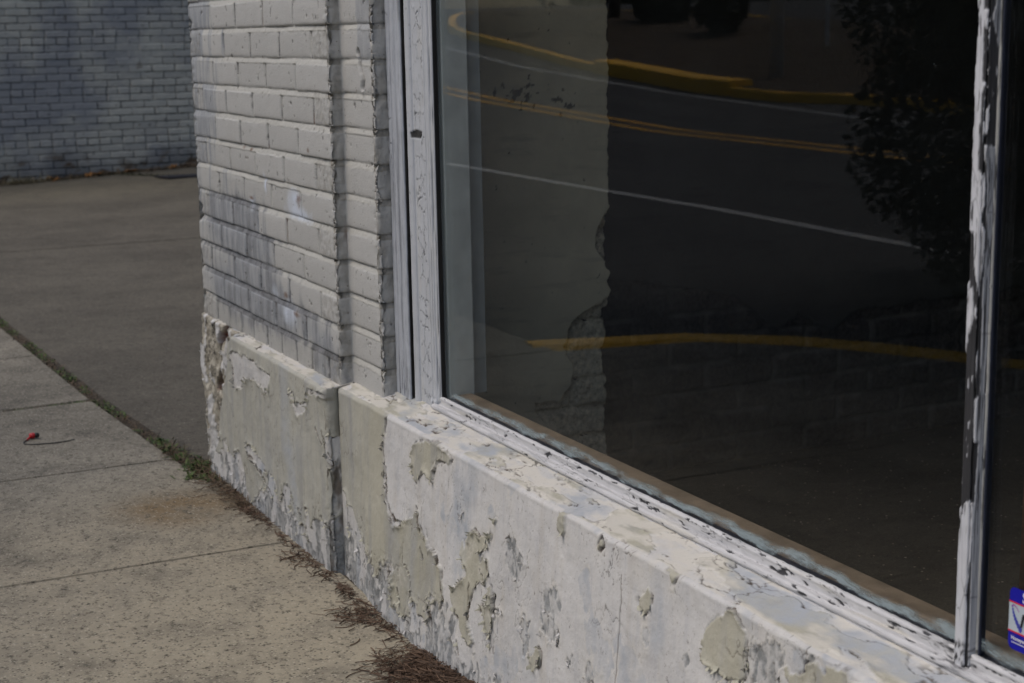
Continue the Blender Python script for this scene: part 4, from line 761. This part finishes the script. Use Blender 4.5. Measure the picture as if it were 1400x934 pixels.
# lot verge left of the driveway
# ================================================================== THE WALL ACROSS THE DRIVEWAY
def far_wall():
    WXc = -9.7; CF = .0605
    ys = np.concatenate([np.arange(-1.4, .7, .02), np.arange(.7, 2.9, .006), np.arange(2.9, 9.1, .025)]); zs = np.concatenate([np.arange(-.15, 1.85, .0055), np.arange(1.85, 3.6, .03)])
    Y, Z = np.meshgrid(ys, zs, indexing='ij'); zw = Z + .004 * fbm(Y * .9, Z * .9, 3, 501) + .0012 * fbm(Y * 9, Z * 9, 3, 502)
    row = np.floor((zw - .003) / CF); v = zw - .003 - row * CF; hd = np.mod(row, 7) == 4
    per = np.where(hd, .099, .198); off = np.where(np.mod(row, 2) == 0, .04, .139) + .02 * _hash(row, row * 0, 3); t = (Y + .004 * fbm(Y * 8, Z * 30, 2, 503) - off) / per; d = np.abs(t - np.round(t)) * per; k = _hash(np.floor(t) + 400, row, 5)
    e = np.minimum(np.minimum(v, CF - v), d) - .0030 + .0028 * fbm(Y * 40, Z * 40, 4, 504); b = sstep(-.0015, .0025, e)
    fill = sstep(.12, .38, fbm(Y * 2.2, Z * 2.5, 4, 505)); depth = .010 * (1 - .7 * fill)
    h = b * ((k - .5) * .007 + .002 * fbm(Y * 30, Z * 30, 3, 506)) - (1 - b) * depth
    gr = (1 - b) * (1 - .75 * fill) * sstep(-.5, .1, fbm(Y * 9, Z * 9, 3, 507)) * .85; foot = sstep(.22, -.02, Z - .04 * (Y - 1.65) + .16 * fbm(Y * 3, Z * 3, 4, 508))
    pits = sstep(.42, .5, fbm(Y * 14, Z * 22, 4, 511)) * .6
    gr = np.clip(np.maximum(gr, pits) + foot * .55, 0, 1); warm = np.clip(foot * sstep(.05, .35, fbm(Y * 6, Z * 9, 4, 509)) * 1.2 + sstep(.46, .55, fbm(Y * 5, Z * 7, 4, 510)) * .5, 0, 1)
    W = empty('neighbouring_building', (WXc, 0, 0)); tag(W, 'grey painted brick building across the driveway with grime along its foot', 'building')
    o = link('brick_wall', np_mesh('brick_wall', np.stack([h, Y, Z], -1).reshape(-1, 3), grid_faces(len(ys), len(zs)), {'lay': np.stack([k, gr, warm, k], -1).reshape(-1, 4)}), M['far'], W)
    MB().box((-9, -1.38, -.3), (-.02, 9.05, 3.6)).build('wall_core', M['far'], W); MB().box((-9.05, -1.45, 3.6), (.06, 9.15, 3.68)).build('coping', M['far'], W)
far_wall()
# ================================================================== SMALL GROWTH AND LITTER
def blades(name, items, m, parent=None, kind='stuff'):
    """items: (base, direction, length, width, bend)"""
    V = []; F = []
    for p, d, L, w, bd in items:
        p = np.array(p); d = np.array(d, float); d /= np.linalg.norm(d); s = np.cross(d, (0, 0, 1.)); s = s / (np.linalg.norm(s) + 1e-9) if np.linalg.norm(s) > 1e-3 else np.array([1., 0, 0]); o = len(V)
        up = np.cross(s, d)
        for f, ww in ((0, .6), (.4, 1.), (.75, .7)): q = p + d * L * f - np.array([0, 0, 1.]) * bd * L * f * f; V += [q - s * w * ww / 2, q + s * w * ww / 2]
        V.append(p + d * L - np.array([0, 0, 1.]) * bd * L); F += [(o, o + 1, o + 3, o + 2), (o + 2, o + 3, o + 5, o + 4), (o + 4, o + 5, o + 6)]
    me = bpy.data.meshes.new(name); me.from_pydata([tuple(v) for v in V], [], F); me.update(); me.polygons.foreach_set('use_smooth', [True] * len(F)); o = link(name, me, m, parent)
    if kind: tag(o, kind=kind)
    return o
R_ = random.uniform
it = []; dd = []
for i in range(3400):
    x = R_(-3.2, .24); dens = float(fbm(np.array([x * 5]), np.array([3.]), 3, 601)[0]); y = gj(x) - .006 + random.gauss(0, .011)
    d = (R_(-1, 1), R_(-1, 1), R_(.25, 1.1))
    if dens > -.05 and R_(0, 1) < .45 + dens: it.append(((x, y, R_(-.010, .004)), d, R_(.006, .016), R_(.004, .008), R_(.1, .5)))
    elif R_(0, 1) < .8: dd.append(((x, y, R_(-.010, .003)), (d[0], d[1], d[2] * .4), R_(.008, .03), R_(.0015, .004), R_(.1, .4)))
for i in range(1500):
    y = R_(-1.2, -.13); x = -.887 + .06 * (-y - .12) + random.gauss(0, .009); d = (R_(-1, 1), R_(-1, 1), R_(.2, .9))
    if float(fbm(np.array([y * 7]), np.array([8.]), 2, 602)[0]) > -.02: it.append(((x, y, -.006), d, R_(.006, .013), R_(.004, .007), .3))
    else: dd.append(((x, y, -.006), (d[0], d[1], .3), R_(.008, .02), R_(.0015, .003), .3))
for cx, cy, n in ((-.136, -.075, 60), (-.05, -.07, 90), (.06, -.045, 120), (.085, -.075, 60), (.16, -.10, 40), (-.25, -.08, 50), (.20, -.06, 30)):
    for i in range(n): d = (R_(-1, 1), R_(-1, 1), R_(.15, 1.)); it.append(((cx + random.gauss(0, .018), cy + random.gauss(0, .012), 0), d, R_(.010, .032), R_(.004, .009), R_(.2, .6)))
blades('weeds', it, M['weed'])
for i in range(1100):
    x = R_(-.2, .5); y = -.055 + random.gauss(0, .018) + (-.02 if x < 0 else 0); dd.append(((x, y, R_(0, .006)), (R_(-1, 1), R_(-1, 1), R_(-.02, .35)), R_(.01, .045), R_(.001, .0028), .15))
blades('dead_weeds', dd, M['deadw'])
def strands(name, spots, m):
    V = []; F = []
    for cx, cy, sx, sy, n, hz, a0 in spots:
        for i in range(n):
            x = cx + random.gauss(0, sx); y = min(cy + random.gauss(0, sy), -.035 if x < 1.06 else -.030 - .01); q = math.exp(-((x - cx) / (1.6 * sx)) ** 2 - ((y - cy) / (1.6 * sy)) ** 2)
            z = R_(.001, .002 + hz * q); L = R_(.012, .045); a = R_(0, 6.28) if a0 is None else a0 + random.gauss(0, .6); cv = R_(-1.6, 1.6); w = R_(.0005, .0011); tl = R_(-.25, .35) * (q > .3); o = len(V)
            for s_ in range(5):
                f = s_ / 4; V += [(x - math.sin(a) * w, y + math.cos(a) * w, z), (x + math.sin(a) * w, y - math.cos(a) * w, z), (x, y, z + 1.4 * w)]
                x += math.cos(a) * L / 4; y = min(y + math.sin(a) * L / 4, -.03); z = max(.001, z + tl * L / 4 * (1 - f)); a += cv * .25
            for s_ in range(4):
                for k in range(3): F.append((o + s_ * 3 + k, o + s_ * 3 + (k + 1) % 3, o + s_ * 3 + 3 + (k + 1) % 3, o + s_ * 3 + 3 + k))
    me = bpy.data.meshes.new(name); me.from_pydata(V, [], F); me.update(); tag(link(name, me, m), kind='stuff')
sp = [(1.72, -.052, .050, .024, 700, .022, None), (1.80, -.06, .07, .03, 1000, .032, None), (1.63, -.10, .05, .025, 380, .008, None), (1.62, -.045, .04, .014, 300, .014, None), (1.315, -.052, .035, .012, 50, .004, None), (1.30, -.095, .022, .016, 36, .003, None), (1.35, -.085, .02, .014, 40, .003, None), (1.42, -.048, .05, .008, 60, .004, None), (1.17, -.05, .09, .005, 70, .003, 0), (.93, -.07, .035, .015, 40, .003, None), (.95, -.05, .12, .004, 60, .003, 0), (.57, -.058, .04, .010, 70, .004, None), (.50, -.085, .05, .02, 14, .002, None), (.40, -.052, .10, .008, 90, .004, 0), (.30, -.08, .06, .02, 30, .002, None), (.75, -.052, .2, .004, 60, .003, 0), (2.1, -.05, .2, .03, 700, .02, None)]
strands('pine_straw', sp, M['straw'])
# a tuft of dry grass, fallen leaves and an iron plate by the far wall
def ground_lot(x, y): return lotz(x, y)
td = [((random.gauss(0, .05), random.gauss(0, .10), 0), (R_(-.6, .8), R_(-.8, .8), R_(.3, 1.2)), R_(.05, .15), R_(.0025, .005), R_(.2, .8)) for i in range(420)]
tf = blades('dry_grass', td, M['drygrass']); tf.location = (-9.48, 1.05, ground_lot(-9.48, 1.05))
vd = []
for i in range(2600):
    y = R_(.4, 2.7); x = -9.66 + abs(random.gauss(0, .10)) * (1.2 if y < 1.7 else .8); vd.append(((x, y, ground_lot(x, y) + R_(-.004, .012)), (R_(-1, 1), R_(-1, 1), R_(-.05, .5)), R_(.02, .07), R_(.004, .010), .2))
blades('wall_foot_litter', vd, M['deadw'])
gd = []
for i in range(700):
    f = R_(0, 1); x = -9.45 + f * .75 + random.gauss(0, .02); y = 1.85 + f * .40 + random.gauss(0, .025); gd.append(((x, y, ground_lot(x, y)), (R_(-1, 1), R_(-1, 1), R_(.1, .8)), R_(.012, .04), R_(.004, .008), .3))
for i in range(900):
    y = R_(1.2, 1.9); x = -9.62 + abs(random.gauss(0, .06)); gd.append(((x, y, ground_lot(x, y)), (R_(-1, 1), R_(-1, 1), R_(.1, .8)), R_(.015, .04), R_(.004, .008), .3))
blades('crack_weeds', gd, mat_leaf('dull_weed', (.03, .034, .016), (.07, .065, .03)))
def leaf_mesh(name, s):
    o = []; 
    for i in range(14): a = 2 * math.pi * i / 14; r = s * (1 + .28 * math.cos(5 * a) + .1 * R_(-1, 1)); o.append((r * math.cos(a), r * .75 * math.sin(a)))
    V = [(0, 0, .004)] + [(x, y, .010 + .25 * abs(y) + R_(0, .006)) for x, y in o] + [(0, 0, .002)] + [(x, y, .008 + .25 * abs(y)) for x, y in o]; n = 14
    F = [(0, 1 + i, 1 + (i + 1) % n) for i in range(n)] + [(15, 16 + (i + 1) % n, 16 + i) for i in range(n)] + [(1 + i, 16 + i, 16 + (i + 1) % n, 1 + (i + 1) % n) for i in range(n)]
    me = bpy.data.meshes.new(name); me.from_pydata(V, [], F); me.update(); me.materials.append(M['dryleaf']); return me
for (y, dx, s, lab) in ((1.60, .16, .045, 'curled orange leaf beside the dark weeds at the wall foot'), (1.68, .15, .052, 'larger of two orange leaves lying together at the wall foot'), (1.96, .14, .055, 'flat orange brown leaf on the soil right of the leaf pair'), (1.27, .18, .035, 'small brown leaf right of the dry grass tuft'), (2.33, .12, .035, 'brown leaf at the wall foot nearest the white pier'), (1.30, .30, .03, 'small tan leaf on the driveway edge in front of the dry grass')):
    x = -9.7 + dx; o = link('fallen_leaf', leaf_mesh('fallen_leaf', s)); o.location = (x, y, ground_lot(x, y) + .006); o.rotation_euler = (R_(-.4, .4), R_(-.6, .1), R_(0, 6)); tag(o, lab, 'leaf', 'dry leaves along the wall foot')
pl = MB().prism([(-.13, -.26), (.10, -.20), (.12, .30), (-.11, .30)], -.004, .008).build('iron_plate', M['plate'], None, .003); pl.location = (-8.75, 2.25, ground_lot(-8.75, 2.25) + .004); tag(pl, 'dark flat iron cover set in the driveway by the cracked weeds', 'cover plate')
# earbud
EB = empty('earbud', (-.466, -.393, .0)); tag(EB, 'broken red and black earbud with a bent black cable on the pavement', 'earbud')
def lathe(name, prof, m, parent, loc, rot, n=16):
    V = []; F = []
    for r, z in prof: V += [(r * math.cos(2 * math.pi * k / n), r * math.sin(2 * math.pi * k / n), z) for k in range(n)]
    for i in range(len(prof) - 1):
        for k in range(n): F.append((i * n + k, i * n + (k + 1) % n, (i + 1) * n + (k + 1) % n, (i + 1) * n + k))
    F += [tuple(range(n))[::-1], tuple((len(prof) - 1) * n + k for k in range(n))]; o = MB().add(V, F, True).build(name, m, parent); o.location = loc; o.rotation_euler = rot; return o
ex = Vector((.44, .898, 0))                                         # to the right as one stands looking along the wall
q = Vector((ex.x, ex.y, .10)).to_track_quat('Z', 'Y').to_euler()
lathe('shell', [(.004, -.011), (.0075, -.010), (.0085, -.004), (.0085, .001), (.0060, .005), (.0045, .008)], M['red'], EB, (0, 0, .0095), q)
lathe('ear_tip', [(.0040, .006), (.0078, .0065), (.0080, .010), (.0068, .0145), (.0045, .0165), (.002, .0165)], M['black'], EB, (0, 0, .0095), q)
fw = Vector((.898, -.44, 0)); P3 = lambda r, f, z: tuple(ex * r + fw * f + Vector((0, 0, z)))
MB().tube([P3(-.006, .004, .007), P3(-.010, .014, .005), P3(-.012, .026, .003)], [.0036, .0030, .0022], 10).build('strain_relief', M['red'], EB)
MB().tube([P3(-.012, .024, .003), P3(-.014, .050, .0022), P3(-.004, .070, .0022), P3(.012, .075, .0022), P3(.04, .070, .0022), P3(.075, .060, .0022), P3(.112, .043, .003), P3(.125, .030, .0042)], .0016, 8).build('cable', M['black'], EB)
# ================================================================== WHAT THE PANE REFLECTS: STREET TREE, POLES, SHRUBS, WOOD
def crown_mesh(name, lobes, n, size, seed):
    g = np.random.default_rng(seed); V = np.zeros((n, 4, 3)); c = np.array([l[0] for l in lobes]); r = np.array([l[1] for l in lobes]); pr = np.prod(r, 1) ** .8; k = g.choice(len(lobes), n, p=pr / pr.sum())
    d = g.normal(size=(n, 3)); d /= np.linalg.norm(d, axis=1)[:, None]; rad = g.uniform(.35, 1.08, n) ** .5; p = c[k] + d * r[k] * rad[:, None]
    a = g.normal(size=(n, 3)); a /= np.linalg.norm(a, axis=1)[:, None]; b = np.cross(a, g.normal(size=(n, 3))); b /= np.linalg.norm(b, axis=1)[:, None]; s = size * g.uniform(.5, 1.4, n)[:, None]
    V[:, 0] = p - a * s; V[:, 1] = p + b * s * .5; V[:, 2] = p + a * s; V[:, 3] = p - b * s * .5
    return np_mesh(name, V.reshape(-1, 3), np.arange(n * 4).reshape(-1, 4), None, False)
def tree(name, loc, label, cat, trunk, tr, lobes, n, size, leaf, seed, limbs=5):
    T = empty(name, loc); tag(T, label, cat)
    if trunk:
        g = random.Random(seed); mb = MB(); top = Vector((g.uniform(-.1, .1), g.uniform(-.1, .1), trunk)); mb.tube([(0, 0, -.2), (0, 0, trunk * .3), tuple(top * .65), tuple(top)], [tr * 1.25, tr, tr * .8, tr * .45], 12)
        for i in range(limbs): l = lobes[i % len(lobes)][0]; z0 = trunk * g.uniform(.35, .9); mb.tube([(0, 0, z0), (l[0] * .5, l[1] * .5, (z0 + l[2]) / 2 + .1), tuple(l)], [tr * .45, tr * .3, tr * .12], 8)
        mb.build('trunk', M['bark'], T)
    link('crown', crown_mesh('crown', lobes, n, size, seed), leaf, T); return T
g = random.Random(5); lob = []
for i in range(64): a_ = g.uniform(-1, 1); z_ = g.uniform(.25, 3.6); lob.append(((-.74 + a_ * 1.5 * (1 - .10 * abs(z_ - 1.2)), g.uniform(-.6, .5), z_), (g.uniform(.34, .62), g.uniform(.25, .45), g.uniform(.28, .55))))
tree('street_tree', (.35, -3.75, -.1), 'dark dense evergreen standing at the kerb, mirrored in the right of the big pane', 'tree', 3.4, .14, lob, 130000, .027, M['leaf'], 11, 9)
for (x, y, hh, w, lab, sd) in ((-24.0, -17.3, .8, .6, 'low dark bush on the traffic island beyond the pole', 21), (-26.8, -17.6, .7, .55, 'rounded dark bush near the middle of the traffic island', 22), (-19, -19.5, 1.2, 1.6, 'broad olive bush on the far right of the traffic island', 23)):
    g = random.Random(sd); tree('island_bush', (x, y, float(ter(x, y))), lab, 'bush', hh * .5, .06, [((g.uniform(-w, w) * .6, g.uniform(-w, w) * .6, g.uniform(.3, .8) * hh), (w * .45, w * .45, hh * .35)) for _ in range(7)], 3000, .11, M['leaf2'] if sd == 23 else M['leaf'], sd, 4)
tree('island_tree', (-28.2, -17.2, float(ter(-28.2, -17.2))), 'slender tree with a thin dark trunk on the traffic island', 'tree', 5.2, .11, [((g.uniform(-1.3, 1.3), g.uniform(-1.3, 1.3), g.uniform(4.2, 6.8)), (.9, .9, .8)) for _ in range(9)], 6000, .12, M['leaf'], 31)
MB().tube([(0, 0, -.3), (0, 0, 4), (0, 0, 9.5)], [.115, .11, .08], 14).build('utility_pole', M['pole']).location = (-17.49, -14.1, float(ter(-17.5, -14)))
po = bpy.data.objects['utility_pole']; tag(po, 'tall weathered utility pole standing just behind the yellow island kerb', 'pole')
mb = MB().box((-.03, -.03, -.2), (.03, .03, 2.6)).box((-.04, -.3, 1.9), (-.031, .3, 2.6)); o = mb.build('sign_post', M['pole']); o.location = (-20.65, -17.5, float(ter(-20.6, -17.5))); tag(o, 'thin grey sign post on the traffic island right of the utility pole', 'sign post')
def wood():
    g = np.random.default_rng(77); n = 16000; ang = g.uniform(math.radians(140), math.radians(285), n); d = g.uniform(62, 100, n); x = np.cos(ang) * d; y = np.sin(ang) * d; keep = (y < -46); x, y = x[keep], y[keep]; n = len(x)
    top = 7 + 3.5 * fbm(ang[keep] * 9, d[keep] * .02, 3, 701); z = 1.2 + g.uniform(0, 1, n) ** .8 * top; p = np.stack([x, y, z], -1)
    a = g.normal(size=(n, 3)); a /= np.linalg.norm(a, axis=1)[:, None]; b = np.cross(a, g.normal(size=(n, 3))); b /= np.linalg.norm(b, axis=1)[:, None]; s = g.uniform(.5, 1.3, n)[:, None]
    V = np.stack([p - a * s, p + b * s * .7, p + a * s, p - b * s * .7], 1).reshape(-1, 3); tag(link('woodland', np_mesh('woodland', V, np.arange(n * 4).reshape(-1, 4), None, False), M['leaf']), kind='stuff')
wood()
# ================================================================== CAMERA, LIGHT
cd = bpy.data.cameras.new('camera'); cam = bpy.data.objects.new('camera', cd); C.objects.link(cam); sc.camera = cam
cd.sensor_width = 36; cd.lens = 2169.37 / 1400 * 36; cd.clip_end = 2000; cd.clip_start = .05
Fv = [-0.88313638, 0.42869912, -0.19049198]
Rv = [0.43979485, 0.89791417, -0.01818355]
Dv = [0.16325018, -0.09983594, -0.98152033]
cam.matrix_world = Matrix(((Rv[0], -Dv[0], -Fv[0], 4.11613147), (Rv[1], -Dv[1], -Fv[1], -1.08486902), (Rv[2], -Dv[2], -Fv[2], 1.21 - .09289772), (0, 0, 0, 1)))
cd.dof.use_dof = True; cd.dof.focus_distance = 2.5; cd.dof.aperture_fstop = 10
w = bpy.data.worlds.new('World'); sc.world = w; w.use_nodes = True; nt = w.node_tree; bg = nt.nodes['Background']; sky = nt.nodes.new('ShaderNodeTexSky'); sky.sky_type = 'NISHITA'; sky.sun_disc = False
SD = Vector((-.12, -.75, 1.05)).normalized(); el = math.asin(SD.z); sky.sun_elevation = el; sky.sun_rotation = math.atan2(SD.x, SD.y); sky.air_density = 1.0; sky.dust_density = 3.5; sky.ozone_density = 1.0
nt.links.new(sky.outputs[0], bg.inputs[0]); bg.inputs[1].default_value = .10
su = bpy.data.lights.new('sun', 'SUN'); su.energy = .8; su.angle = math.radians(40); su.color = (1, .95, .88); so = bpy.data.objects.new('sun', su); C.objects.link(so); so.rotation_euler = SD.to_track_quat('Z', 'Y').to_euler()
sc.view_settings.view_transform = 'Standard'; sc.view_settings.look = 'None'; sc.view_settings.gamma = 1; sc.view_settings.exposure = 0.42; sc.view_settings.use_curve_mapping = False
sc.cycles.max_bounces = 8; sc.cycles.transparent_max_bounces = 12; sc.cycles.caustics_reflective = False; sc.cycles.caustics_refractive = False
